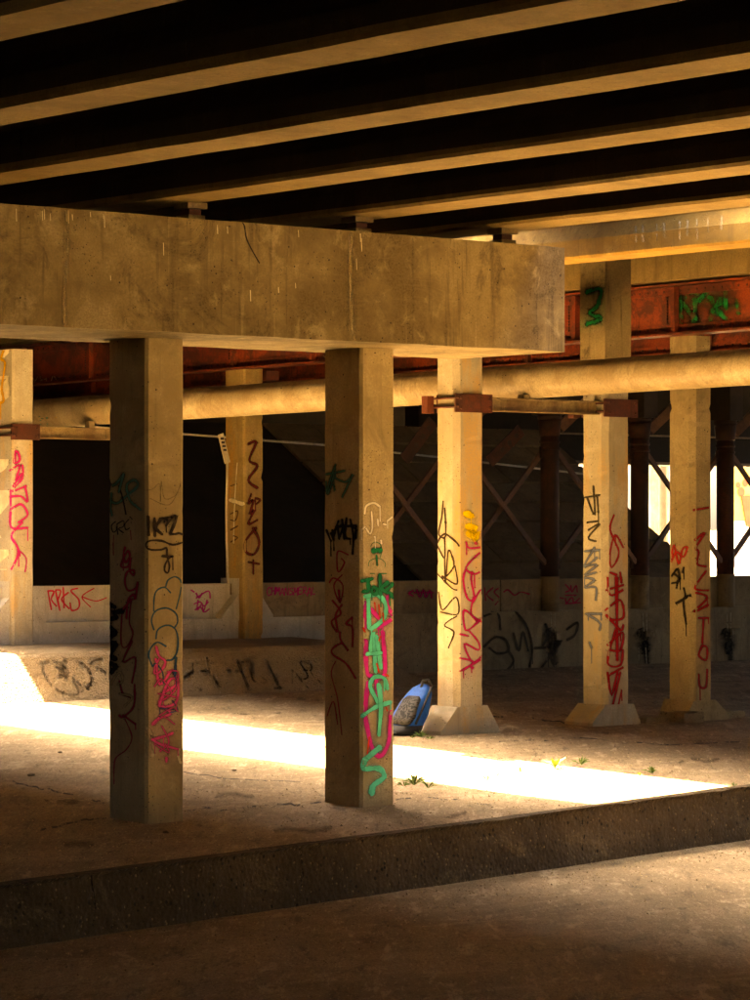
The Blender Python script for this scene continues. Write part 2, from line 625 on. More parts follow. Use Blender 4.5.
bm = new_bm()                                        # road in front of the kerb
add = [(-30, -25), (70, -25), (70, kerb_v(70) + 0.3), (-30, kerb_v(-30) + 0.3)]
bm.faces.new([bm.verts.new((u, v, -0.42)) for u, v in add])
ROADBM = bm.copy()
tag(obj('road', bm, M['road']), 'brown worn road surface below the kerb', 'road', kind='structure')

bm = new_bm()                                        # platform, gently rising to the wall
us = [-30, -10] + [x * 0.25 for x in range(20, 120)] + [34, 40, 70]
vo = [0.0, 0.05, 0.12] + [0.25 * i for i in range(1, 52)] + [16, 24]
rows = []
for t in vo:
    r = []
    for u in us:
        v = kerb_v(u) + 0.004 + t
        n1 = noise.noise(Vector((u * 0.8, v * 0.8, 0))) * 0.008 + noise.noise(Vector((u * 3, v * 3, 4))) * 0.003
        edge = 0.018 * max(0, noise.noise(Vector((u * 4.1, 2.2, 0)))) if t < 0.04 else 0
        if t < 0:
            edge += 0.045
        r.append(bm.verts.new((u, v + (edge * 0.5 if t >= 0 else 0), ground(v) + n1 - edge)))
    rows.append(r)
for a, b in zip(rows, rows[1:]):
    for i in range(len(us) - 1):
        bm.faces.new((a[i], a[i + 1], b[i + 1], b[i]))
BV['platform'] = bvh_of(bm)
PLAT = tag(obj('platform', bm, M['platform']), 'stained brown concrete platform under the bridge', 'pavement', kind='structure')

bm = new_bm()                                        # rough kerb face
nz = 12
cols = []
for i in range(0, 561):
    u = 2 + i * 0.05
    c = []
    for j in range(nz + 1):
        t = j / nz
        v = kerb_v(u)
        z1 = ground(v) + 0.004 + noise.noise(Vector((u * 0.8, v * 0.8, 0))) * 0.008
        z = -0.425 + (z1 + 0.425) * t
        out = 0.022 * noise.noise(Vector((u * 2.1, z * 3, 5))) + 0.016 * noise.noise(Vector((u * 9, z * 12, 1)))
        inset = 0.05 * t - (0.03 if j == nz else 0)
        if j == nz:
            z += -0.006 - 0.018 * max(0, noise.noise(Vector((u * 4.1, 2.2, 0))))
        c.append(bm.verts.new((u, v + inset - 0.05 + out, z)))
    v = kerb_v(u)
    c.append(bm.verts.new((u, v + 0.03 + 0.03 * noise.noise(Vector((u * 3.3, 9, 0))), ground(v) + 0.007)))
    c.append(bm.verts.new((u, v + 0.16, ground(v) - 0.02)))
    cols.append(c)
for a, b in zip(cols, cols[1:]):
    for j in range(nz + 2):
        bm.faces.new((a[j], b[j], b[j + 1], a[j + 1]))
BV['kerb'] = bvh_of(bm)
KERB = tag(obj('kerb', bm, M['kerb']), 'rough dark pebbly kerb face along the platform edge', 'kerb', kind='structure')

# ---------------------------------------------------------------- raised bench with sloped bank in front of the wall
WV = 28.05                                           # wall front
bm = new_bm()
prof_u = [8 + 0.2 * i for i in range(0, 70)] + [22.0, 22.2, 22.4, 22.6, 22.8, 22.9]
prev = None
for u in prof_u:
    k = 1.0 if u < 22.0 else max(0.0, (22.9 - u) / 0.9)
    zt = 0.215 + 0.485 * k
    pr = [(26.25, 0.15), (26.32, ground(26.3) + 0.015 * k), (26.72, zt - 0.04 * k), (26.80, zt), (WV + 0.3, zt + 0.05 * k + 0.04 * (1 - k))]
    rr = []
    for q, (v, z) in enumerate(pr):
        nn = noise.noise(Vector((u * 2.3, v * 3, z * 3)))
        rr.append(bm.verts.new((u, v + 0.02 * nn, z + 0.012 * nn)))
    if prev:
        for i in range(len(pr) - 1):
            bm.faces.new((prev[i], rr[i], rr[i + 1], prev[i + 1]))
    prev = rr
BV['bank'] = bvh_of(bm)
BANK = tag(thing('concrete_bank', 'low sloped concrete bank with faded graffiti in front of the wall', 'bank', (20, 26.3, 0.2)))
obj('slope_face', bm, M['bank'], BANK)

# ---------------------------------------------------------------- slope, abutment and far structures behind the wall
bm = new_bm()
A = [bm.verts.new(c) for c in ((6, 28.55, 1.0), (29.75, 28.55, 1.0), (29.75, 32.3, 3.35), (6, 32.3, 3.35), (29.75, 45, 3.35), (30.6, 45, -0.4), (30.4, 28.55, -0.4))]
bm.faces.new((A[0], A[1], A[2], A[3]))
bm.faces.new((A[3], A[2], bm.verts.new((29.75, 38.5, 3.35)), bm.verts.new((6, 38.5, 3.35))))
bm.faces.new((A[1], A[6], A[5], A[4], A[2]))
EMB = tag(obj('embankment', bm, M['shade_black']), 'dark sloping embankment behind the wall', 'embankment', kind='structure')
# paving slabs on the lit part of the slope, courses running along the wall
slab_n = Vector((0, -2.35, 3.75)).normalized()
first = None
SLP = thing('slope_paving', 'tan concrete paving slabs on the embankment behind the steel columns', 'paving', (28, 28.6, 1.1))
nrow = 9
for r in range(nrow):
    t0, t1 = r / nrow, (r + 1) / nrow
    uL = 24.8
    uR0 = 29.75
    uR1 = 29.75
    nseg = 6
    for s in range(nseg):
        f0, f1 = s / nseg, (s + 1) / nseg
        sh = 0.25 * (r % 2) / nseg
        q = []
        for t, uR in ((t0 + 0.006, uR0), (t1 - 0.006, uR1)):
            for f in (f0, f1):
                f = min(1, f + (sh if 0 < f < 1 else 0))
                q.append(Vector((uL + (uR - uL) * f + (0.012 if f == f0 else -0.012), 28.55 + 3.75 * t, 1.0 + 2.35 * t)))
        bm = new_bm()
        lo = [bm.verts.new(p) for p in q]
        hi = [bm.verts.new(p + slab_n * (0.03 + 0.012 * random.Random(r * 9 + s).random())) for p in q]
        for a, b in ((0, 1), (1, 3), (3, 2), (2, 0)):
            bm.faces.new((lo[a], lo[b], hi[b], hi[a]))
        bm.faces.new((hi[0], hi[1], hi[3], hi[2]))
        obj('slab', bm, M['slope'], SLP)

bm = new_bm()
add_box(bm, -13.99, 34, 38.1, 38.8, -0.5, 4.97)  # abutment; its left stretch is added out of view to block light
tag(obj('abutment_wall', bm, M['shade_black']), 'dark abutment wall at the top of the embankment', 'wall')

# ================================================================ BRIDGE OVERHEAD
ZG, ZT = 4.16, 5.10                                  # girder soffit and deck underside


def girder(u, vend=33.0, v0=-4.0, wdt=0.40, z0=ZG):
    """Bottom flange and web of a bulb-tee girder as two meshes."""
    a = wdt / 2
    out = []
    for prof in ([(u - a + 0.02, z0), (u + a - 0.02, z0), (u + a, z0 + 0.02), (u + a, z0 + 0.05), (u - a, z0 + 0.05), (u - a, z0 + 0.02)],
                 [(u + a - 0.002, z0 + 0.0505), (u + a - 0.002, z0 + 0.15), (u + 0.1, z0 + 0.27), (u + 0.1, ZT - 0.16), (u + a * 0.8, ZT - 0.08), (u + a * 0.8, ZT - 0.002),
                  (u - a * 0.8, ZT - 0.002), (u - a * 0.8, ZT - 0.08), (u - 0.1, ZT - 0.16), (u - 0.1, z0 + 0.27), (u - a + 0.002, z0 + 0.15), (u - a + 0.002, z0 + 0.0505)]):
        bm = new_bm()
        add_prism(bm, prof, 'v', v0, vend)
        slice_bm(bm, 1, 0.5)
        for v in bm.verts:
            if v.co.z < z0 + 0.1:
                nn = noise.noise(Vector((u * 3, v.co.y * 1.3, 0)))
                v.co.z += 0.006 * nn
                v.co.x += 0.006 * nn
        out.append(bm)
    return out


GU = [(-2.2, 'farthest left'), (-0.6, ''), (1.0, ''), (2.6, ''), (4.15, ''), (5.75, ''), (7.35, ''), (8.93, ''), (10.53, ''), (12.12, ''), (13.74, ''), (15.1, '')]
ORD = {8.93: 'concrete girder crossing the top left corner, soffit catching amber light',
       10.53: 'dark stained concrete girder above the left end of the cap beam',
       12.12: 'concrete girder bearing on the cap beam above the left column',
       13.74: 'concrete girder bearing on the cap beam above the right column',
       15.1: 'concrete girder bearing on the free right end of the cap beam',
       7.35: 'concrete girder nearest overhead, at the top edge of the view'}
for u, _ in GU:
    if u < 7:
        continue
    fl, wb = girder(u, wdt=0.41)
    t = thing('concrete_girder', ORD[u], 'girder', (u, 10, ZG), 'girders carried by the cap beam')
    if u == 10.53:
        G1 = t
        BV['g1'] = bvh_of(wb)
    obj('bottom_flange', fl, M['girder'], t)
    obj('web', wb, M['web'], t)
fl, wb = girder(17.38, 33.0, -4.0, 0.36)
BV['g5'] = bvh_of(wb)
FASCIA = thing('concrete_girder', 'sunlit golden fascia girder with white leak stains beyond the gap', 'girder', (17.38, 10, ZG))
obj('bottom_flange', fl, M['fascia'], FASCIA)
obj('web', wb, M['fascia'], FASCIA)

# deck slabs either side of the open gap
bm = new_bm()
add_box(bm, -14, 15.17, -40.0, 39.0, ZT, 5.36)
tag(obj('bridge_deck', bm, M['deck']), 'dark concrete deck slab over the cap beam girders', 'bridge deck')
bm = new_bm()
add_box(bm, 17.10, 21.0, -40.0, 39.0, ZT, 5.36)
tag(obj('bridge_deck', bm, M['deck']), 'concrete deck slab above the cream pipe, past the gap', 'bridge deck')
bm = new_bm()                                        # added slab: closes the gap so no sun reaches the embankment
add_box(bm, 15.175, 17.095, 30.0, 39.0, ZT + 0.02, 5.33)
tag(obj('sun_block_slab', bm, M['deck']), 'added slab keeping sun through the deck gap off the embankment', 'slab')
bm = new_bm()                                        # added slab, skewed so that its shadow keeps sun off the road
add_prism(bm, [(15.175, 17.2), (17.095, 17.2), (17.095, 19.38), (15.175, 18.96)], 'z', ZT + 0.02, 5.33)
tag(obj('sun_block_slab', bm, M['deck']), 'added slab blocking sun through the gap above the cap beam', 'slab')
bm = new_bm()                                        # added slab nearer the camera, limits light through the gap
add_box(bm, 15.175, 17.095, -40, 2.0, ZT + 0.02, 5.33)
tag(obj('sun_block_slab', bm, M['deck']), 'added slab limiting light through the gap on the near side', 'slab')
bm = new_bm()                                        # rail deck over the red girders
add_box(bm, 21.02, 44, -40.0, 39.0, 4.98, 5.3)
tag(obj('rail_deck', bm, M['deck']), 'dark rail bridge deck above the red plate girders', 'bridge deck')

bm = new_bm()
add_box(bm, -14.6, -14.0, -40, 39.2, -0.5, 4.75)  # added out of view to cut fill light from the left
tag(obj('light_block_wall', bm, M['slope']), 'added unseen wall blocking light from the left under the bridge', 'wall')
bm = new_bm()
add_box(bm, 44.0, 44.6, -40, 33.2, -0.5, 3.7)  # added out of view to hold back light from the right
tag(obj('light_block_wall', bm, M['shade_black']), 'added unseen wall blocking light from the right under the rail deck', 'wall')
for (u0, u1, lab) in ((14.9, 15.165, 'concrete parapet on the near deck along the open gap'), (17.11, 17.4, 'concrete parapet on the far deck along the open gap')):
    bm = new_bm()
    add_box(bm, u0, u1, -40, 33.2, 5.362, 6.9)
    tag(obj('parapet', bm, M['deck']), lab, 'parapet')
bm = new_bm()
add_box(bm, -13.99, 43.99, -40.6, -40.0, -0.5, 2.0)  # added behind the camera; its height limits the frontal light
tag(obj('light_block_wall', bm, M['slope']), 'added unseen low wall limiting light from the near end', 'wall')
# ---------------------------------------------------------------- cap beam
CAPV0, CAPV1, CAPZ0, CAPZ1, CAPU = 16.56, 17.79, 3.278, 4.035, 15.5
CAP = thing('cap_beam', 'big brown stained concrete cap beam resting on the two front columns', 'beam', (13, 17.2, CAPZ0))
bm = new_bm()
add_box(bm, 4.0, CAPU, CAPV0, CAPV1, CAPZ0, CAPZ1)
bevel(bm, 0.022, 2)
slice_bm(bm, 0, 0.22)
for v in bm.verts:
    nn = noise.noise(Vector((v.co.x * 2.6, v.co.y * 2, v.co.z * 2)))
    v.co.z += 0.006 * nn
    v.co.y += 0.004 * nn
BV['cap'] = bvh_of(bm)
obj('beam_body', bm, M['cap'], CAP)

for u, lab in ((10.53, 'bearing under the girder at the left end of the cap beam'), (12.3, 'small bearing block on the cap beam above the left column'),
               (13.74, 'small bearing block on the cap beam above the right column'), (15.1, 'bearing block near the free end of the cap beam')):
    t = thing('bridge_bearing', lab, 'bearing', (u, 16.85, CAPZ1), 'bearings on the cap beam')
    bm = new_bm()
    add_box(bm, u - 0.07, u + 0.07, 16.72, 16.86, CAPZ1 - 0.01, CAPZ1 + 0.045)
    bevel(bm, 0.01, 1)
    obj('pad', bm, M['cap'], t)
    bm = new_bm()
    add_box(bm, u - 0.05, u + 0.05, 16.74, 16.84, CAPZ1 + 0.048, CAPZ1 + 0.085)
    obj('rocker', bm, M['rust'], t)
    bm = new_bm()
    add_box(bm, u - 0.08, u + 0.08, 16.71, 16.87, CAPZ1 + 0.088, ZG + 0.004)
    obj('sole_plate', bm, M['beam'], t)


# ---------------------------------------------------------------- columns
def column(u, v, wu, dv, z0, z1, mat, name_label, ch=0.02, flare=None):
    """Column whose nearest corner is (u, v); flare = (left, right, height) wedge foot in the u direction."""
    t = thing('concrete_column', name_label, 'column', (u + wu / 2, v + dv / 2, z0))
    bm = new_bm()
    pr = [(u + ch, v), (u + wu - ch, v), (u + wu, v + ch), (u + wu, v + dv - ch), (u + wu - ch, v + dv), (u + ch, v + dv), (u, v + dv - ch), (u, v + ch)]
    add_prism(bm, pr, 'z', z0 - 0.05, z1)
    slice_bm(bm, 2, 0.045)
    cu, cv = u + wu / 2, v + dv / 2
    for x in bm.verts:
        e = noise.noise(Vector((x.co.x * 5, x.co.y * 5, x.co.z * 5.5))) + 0.5 * noise.noise(Vector((x.co.x * 9, x.co.y * 9, x.co.z * 21)))
        if e > 0.5:
            k_ = min(0.012, (e - 0.5) * 0.06)
            x.co.x += k_ * (1 if x.co.x < cu else -1)
            x.co.y += k_ * (1 if x.co.y < cv else -1)
    for x in bm.verts:
        nn = noise.noise_vector(Vector((x.co.x * 4, x.co.y * 4, x.co.z * 3.0)))
        x.co.x += 0.004 * nn.x
        x.co.y += 0.004 * nn.y
    if flare:
        l, r, h = flare
        fb = new_bm()
        pr2 = [(u - l, z0 - 0.04), (u + wu + r, z0 - 0.04), (u + wu + r, z0 + 0.03), (u + wu + 0.006, z0 + h), (u - 0.006, z0 + h), (u - l, z0 + 0.03)]
        add_prism(fb, pr2, 'v', v - 0.02, v + dv + 0.02)
        bevel(fb, 0.012, 1)
        slice_bm(fb, 2, 0.06)
        roughen(fb, 0.008, 6)
        foot = fb
    b = bvh_of(bm)
    obj('shaft', bm, mat, t)
    if flare:
        obj('foot', foot, mat, t)
    return t, b


COL1, BV['c1'] = column(12.185, 17.14, 0.32, 0.45, 0.0, CAPZ0 + 0.005, M['column'], 'front column on the left, tagged IKZ above blue bubble outlines and pink scribble')
COL2, BV['c2'] = column(14.06, 17.14, 0.315, 0.43, 0.0, CAPZ0 + 0.005, M['column'], 'front column on the right, tagged with mint green and magenta letters')
B2 = 21.4
C3, BV['c3'] = column(18.68, B2, 0.36, 0.31, ground(B2), ZG - 0.14, M['pale'], 'pale column beside the blue backpack with magenta vertical script', 0.05, (0.2, 0.15, 0.25))
C4, BV['c4'] = column(20.56, B2, 0.35, 0.35, ground(B2), 3.585, M['pale'], 'column with blue grey tags and heavy red scrawl, orange paint near its top', 0.05, (0.18, 0.1, 0.2))
C5, BV['c5'] = column(21.74, B2, 0.3, 0.36, ground(B2), 3.87, M['column'], 'rightmost column with thin red script and a broken footing', 0.05, (0.1, 0.2, 0.2))
zb3 = 0.72
C0, BV['c0'] = column(18.15, 27.98, 0.27, 0.4, zb3, 3.9, M['pale'], 'column at the left edge with a red plate clamp and magenta vertical tag', 0.02)
CM, BV['cm'] = column(19.9, 27.98, 0.32, 0.4, zb3, 3.8, M['column'], 'wall column hidden behind the left front column', 0.02)
C6, BV['c6'] = column(21.22, 27.95, 0.28, 0.36, zb3, 3.80, M['amber'], 'amber column rising from the wall beside the pale leaning strip', 0.02)
# stub cap behind the big cap beam, tying the pale column to the fascia girder
bm = new_bm()
add_box(bm, 17.0, 19.3, B2 - 0.15, B2 + 0.45, ZG - 0.139, ZG - 0.003)
tag(obj('stub_cap', bm, M['column']), 'short concrete cap over the pale column behind the cap beam', 'beam')
# stained upper shaft of the column that passes the pipe
bm = new_bm()
add_box(bm, 20.563, 20.907, B2 + 0.003, B2 + 0.347, 3.58, 4.62)
bevel(bm, 0.045, 1)
slice_bm(bm, 2, 0.1)
roughen(bm, 0.005, 5)
BV['c4up'] = bvh_of(bm)
obj('upper_shaft', bm, M['cap'], C4)

# ---------------------------------------------------------------- crash wall
WALL = thing('crash_wall', 'long grey concrete wall with graffiti behind the columns', 'wall', (24, WV, 0.2))
ZL, ZW = 0.97, 1.36
bm = new_bm()
add_box(bm, 8, 22.88, WV, WV + 0.5, 0.05, ZL)
bevel(bm, 0.015, 1)
slice_bm(bm, 0, 0.3)
roughen(bm, 0.008, 2.5)
obj('base', bm, M['wall_paint'], WALL)
bm = new_bm()
add_box(bm, 22.9, 40, WV, WV + 0.5, 0.05, ZL)
bevel(bm, 0.015, 1)
slice_bm(bm, 0, 0.3)
roughen(bm, 0.008, 2.5)
BV['wbase'] = bvh_of(bm)
obj('base', bm, M['wall'], WALL)
edges = [8, 18.1, 19.9, 21.2, 25.3, 28.4, 31.5, 35.0, 40]
pb = new_bm()
for i, (a, b) in enumerate(zip(edges, edges[1:])):
    bm = new_bm()
    add_box(bm, a + 0.012, b - 0.012, WV + 0.12, WV + 0.42, ZL - 0.01, ZW)
    bevel(bm, 0.012, 1)
    pb.from_mesh(obj('panel', bm, M['wall_paint' if b < 22 else 'wall'], WALL).data)
bmesh.ops.translate(pb, verts=pb.verts[:], vec=(24, WV, 0.2))
BV['panel'] = bvh_of(pb)
# shoulder wedges where the wall columns rise out of the wall
for t, u, wd, v in ((C0, 18.15, 0.27, 27.98), (CM, 19.9, 0.32, 27.98), (C6, 21.22, 0.28, 27.95)):
    bm = new_bm()
    pr = [(u - 0.24, ZL - 0.03), (u + wd + 0.2, ZL - 0.03), (u + wd + 0.2, ZL + 0.03), (u + wd + 0.006, 1.26), (u + wd + 0.006, 1.42), (u - 0.006, 1.42), (u - 0.006, 1.24), (u - 0.24, ZL + 0.03)]
    add_prism(bm, pr, 'v', WV - 0.012, v + 0.43)
    bevel(bm, 0.012, 1)
    slice_bm(bm, 2, 0.12)
    roughen(bm, 0.006, 4)
    obj('painted_foot', bm, M['wall_paint'], t)

# ---------------------------------------------------------------- steel columns of the rail bridge, standing on the wall ledge
STV = WV + 0.1


def steel_column(u, lab):
    t = thing('steel_column', lab, 'column', (u, STV, ZL), 'round steel columns on the wall')
    bm = new_bm()
    add_tube(bm, (u, STV, ZW + 0.03), (u, STV, 3.12), 0.115, n=28)
    obj('shaft', bm, M['steel'], t)
    bm = new_bm()
    add_tube(bm, (u, STV, ZL - 0.01), (u, STV, ZW + 0.03), 0.122, n=28)
    obj('sleeve', bm, M['wall'], t)
    bm = new_bm()
    for z in (2.95, 3.03):
        add_tube(bm, (u, STV, z), (u, STV, z + 0.03), 0.128, n=28)
    obj('collar', bm, M['steel'], t)
    bm = new_bm()
    add_tube(bm, (u, STV, 3.12), (u, STV, 3.32), 0.125, 0.145, n=28)
    add_tube(bm, (u, STV, 3.32), (u, STV, 3.38), 0.15, n=28)
    obj('flared_head', bm, M['steel'], t)
    bm = new_bm()
    add_box(bm, u - 0.12, u + 0.12, STV - 0.2, STV + 0.2, 3.38, 4.975)
    obj('head_post', bm, M['dark'], t)
    for z in (1.55, 2.92):
        bm = new_bm()
        for s in (-1, 1):
            add_box(bm, u + s * 0.11 - 0.05, u + s * 0.11 + 0.05, STV - 0.014, STV + 0.014, z - 0.07, z + 0.07)
        obj('gusset_plate', bm, M['steel'], t)
    bm = new_bm()                                    # broken concrete stub below the column foot
    add_box(bm, u - 0.02, u + 0.13, WV - 0.045, WV + 0.03, ZL - 0.36, ZL - 0.28)
    bevel(bm, 0.015, 1)
    slice_bm(bm, 0, 0.03)
    roughen(bm, 0.018, 14)
    obj('broken_stub', bm, M['wall'], t)
    return t


SU = [23.0, 24.55, 26.1, 27.65, 29.2, 30.75]
SL = {23.0: 'steel column behind the right front column', 24.55: 'steel column hidden behind the pale column', 26.1: 'round rusty steel column left of the blue tagged column',
      27.65: 'round rusty steel column between the two rightmost concrete columns', 29.2: 'round rusty steel column nearest the right edge', 30.75: 'steel column outside the right edge'}
SUX = []
for u in SU:
    SUX.append(steel_column(u, SL[u]))
# X bracing between the steel columns
names = ['behind the right front column', 'left of the pale column', 'left of the blue tagged column', 'beside the rightmost concrete column', 'at the right edge of the view']
for i, (a, b) in enumerate(zip(SU, SU[1:])):
    for j, (za, zb) in enumerate(((2.92, 1.55), (1.55, 2.92))):
        bm = new_bm()
        dv = 0.03 if j else -0.03
        add_bar(bm, (a + 0.1, STV + dv, za), (b - 0.1, STV + dv, zb), 0.04, 0.06)
        tag(obj('steel_brace', bm, M['brace']), ('falling' if j == 0 else 'rising') + ' diagonal brace between steel columns ' + names[i], 'brace', 'diagonal braces between the steel columns')
# raking struts from the column heads up to the rail deck
for i, u in enumerate(SU):
    bm = new_bm()
    add_bar(bm, (u + 0.12, STV - 0.05, 3.22), (u + 0.95, STV - 0.25, 3.95), 0.05, 0.13)
    tag(obj('raking_strut', bm, M['brace']), 'flat raking strut rising from the ' + SL[u].replace('round rusty ', ''), 'strut', 'raking struts under the rail deck')
# perforated lacing bars hanging in the dark either side of the pale column
for (a, b, lab) in (((521, 430), (489, 462), 'perforated plank-like lacing bar right of the pale column'), ((433, 421), (404, 460), 'perforated lacing bar in the dark left of the pale column')):
    pa, pb_ = [CAM + ray(*p) * ((27.4 - 0) / ray(*p).y) for p in (a, b)]
    t = thing('lacing_bar', lab, 'bar', pb_, 'perforated lacing bars')
    bm = new_bm()
    add_bar(bm, pa, pb_, 0.15, 0.02, up=(0.2, 1, 0))
    obj('plate', bm, M['steel'], t)
    for f in (0.18, 0.4, 0.62):
        c = pa.lerp(pb_, f)
        bm = new_bm()
        nrm = Vector((-0.35, -0.9, 0)).normalized()
        add_tube(bm, c - nrm * 0.001 + Vector((0, -0.02, 0)), c + Vector((0, -0.024, 0)), 0.03, n=16)
        obj('hole', bm, M['dark'], t)

# far cross girder and the dark deck edge on the right
bm = new_bm()
add_box(bm, 28.45, 60, 33.4, 33.7, 2.98, 5.3)
XG = thing('cross_girder', 'dark deep cross girder closing the view behind the steel columns', 'girder', (36, 33.4, 2.95))
obj('web', bm, M['shade_black'], XG)
bm = new_bm()
add_box(bm, 28.45, 60, 33.2, 33.9, 2.93, 2.975)
obj('bottom_flange', bm, M['beam'], XG)
bm = new_bm()
add_box(bm, 28.45, 60, 33.3, 33.395, 3.36, 3.385)
obj('rail', bm, M['beam'], XG)

# ---------------------------------------------------------------- red riveted plate girders
def plate_girder(p0, p1, z0, z1, h, lab, stiff, fl=0.11):
    """p0,p1 = (u,v) of the web; z0/z1 soffit heights at both ends."""
    (ua, va), (ub, vb) = p0, p1
    t = thing('plate_girder', lab, 'girder', (ua, va, z0), 'red riveted plate girders')

    def pt(f, du, dz):
        return (ua + (ub - ua) * f + du, va + (vb - va) * f, z0 + (z1 - z0) * f + dz)

    def strip(name, du0, du1, dz0, dz1, f0=0.0, f1=1.0, mat='red'):
        bm = new_bm()
        vv = [bm.verts.new(pt(f, du, dz)) for f in (f0, f1) for dz in (dz0, dz1) for du in (du0, du1)]
        for f in ((0, 2, 3, 1), (4, 5, 7, 6), (0, 1, 5, 4), (2, 6, 7, 3), (0, 4, 6, 2), (1, 3, 7, 5)):
            bm.faces.new([vv[i] for i in f])
        b = bvh_of(bm)
        o = obj(name, bm, M[mat], t)
        return o, b
    _, bw = strip('web', -0.008, 0.008, 0.022, h - 0.022)
    strip('bottom_flange', -fl, fl, 0, 0.02)
    strip('top_flange', -fl, fl, h - 0.02, h)
    _, ba = strip('flange_angle', -0.024, -0.010, 0.024, 0.105)
    strip('flange_angle', -0.024, -0.010, h - 0.105, h - 0.024)
    for f in stiff:
        strip('stiffener', -0.09, -0.026, 0.03, h - 0.03, f, f + 0.0018)
        strip('stiffener_angle', -0.034, -0.026, 0.11, h - 0.11, f + 0.002, f + 0.0085)
    L = math.hypot(ub - ua, vb - va)
    bm = new_bm()
    n = int(L / 0.105)
    for i in range(n):
        f = (i + 0.5) / n
        for dz in (0.066, h - 0.066):
            c = Vector(pt(f, -0.024, dz))
            d = new_bm()
            bmesh.ops.create_icosphere(d, subdivisions=1, radius=0.015)
            tmp = bpy.data.meshes.new('tmp')
            bmesh.ops.scale(d, vec=(0.7, 1, 1), verts=d.verts[:])
            bmesh.ops.translate(d, verts=d.verts[:], vec=c)
            d.to_mesh(tmp)
            d.free()
            bm.from_mesh(tmp)
            bpy.data.meshes.remove(tmp)
    for f in stiff:
        for j in range(9):
            c = Vector(pt(f + 0.0055, -0.036, 0.13 + (h - 0.26) * j / 8))
            d = new_bm()
            bmesh.ops.create_icosphere(d, subdivisions=1, radius=0.013)
            tmp = bpy.data.meshes.new('tmp')
            bmesh.ops.translate(d, verts=d.verts[:], vec=c)
            d.to_mesh(tmp)
            d.free()
            bm.from_mesh(tmp)
            bpy.data.meshes.remove(tmp)
    o = obj('rivets', bm, M['rust'], t)
    tag(o, kind='stuff')
    return t, bw, ba


stf = [0.024 + 0.0525 * i for i in range(19)]
RG1, BV['rg1'], BV['rg1a'] = plate_girder((22.2, 13.0), (20.58, 38.0), 3.99, 3.64, 0.5, 'red riveted plate girder with green spray paint above the rightmost column', stf)
RG2, BV['rg2'], BV['rg2a'] = plate_girder((24.0, 13.0), (22.63, 38.0), 3.93, 3.66, 0.75, 'red riveted plate girder deeper in the dark behind the first', stf)
# brown concrete edge beam above the first red girder
bm = new_bm()
add_prism(bm, [(21.35, 4.53), (21.75, 4.53), (21.75, 4.975), (21.35, 4.975)], 'v', 13.0, 33.0)
for v in bm.verts:
    f = (v.co.y - 13) / 20.0
    v.co.x += 0.65 - 1.3 * f
    v.co.z += (0.0 if v.co.z > 4.9 else (-0.02 - 0.27 * f))
bevel(bm, 0.012, 1)
tag(obj('edge_beam', bm, M['girder']), 'brown concrete edge beam above the red girder', 'beam')
# bearing box on top of the amber column
bm = new_bm()
add_box(bm, 21.5, 21.68, 27.9, 28.1, 3.66, 3.77)
bevel(bm, 0.01, 1)
tag(obj('bearing_box', bm, M['rust']), 'rusty bearing box under the red girder beside the amber column', 'bearing')

# ---------------------------------------------------------------- cream pipe
PA, PB = Vector((20.12, 15.0, 3.455)), Vector((19.12, 32.2, 3.225))
PIPE = thing('overhead_pipe', 'large cream painted pipe running between the columns', 'pipe', PA)
pd = (PB - PA).normalized()
bm = new_bm()
nseg = 80
ring0 = None
a = Vector((1, 0, 0))
a = (a - pd * a.dot(pd)).normalized()
b = pd.cross(a)
for i in range(nseg + 1):
    c = PA.lerp(PB, i / nseg)
    rr = 0.162 + 0.0015 * noise.noise(Vector((i * 0.7, 0, 0)))
    ring = [bm.verts.new(c + (a * math.cos(2 * math.pi * j / 40) + b * math.sin(2 * math.pi * j / 40)) * rr) for j in range(40)]
    if ring0:
        for j in range(40):
            f = bm.faces.new((ring0[j], ring0[(j + 1) % 40], ring[(j + 1) % 40], ring[j]))
            f.smooth = True
    ring0 = ring
BV['pipe'] = bvh_of(bm)
obj('pipe_body', bm, M['pipe'], PIPE)
for f in (0.12, 0.42, 0.62, 0.92):
    c = PA.lerp(PB, f)
    bm = new_bm()
    add_tube(bm, c - pd * 0.012, c + pd * 0.012, 0.1665, n=40, caps=False)
    obj('weld_band', bm, M['pipe'], PIPE)


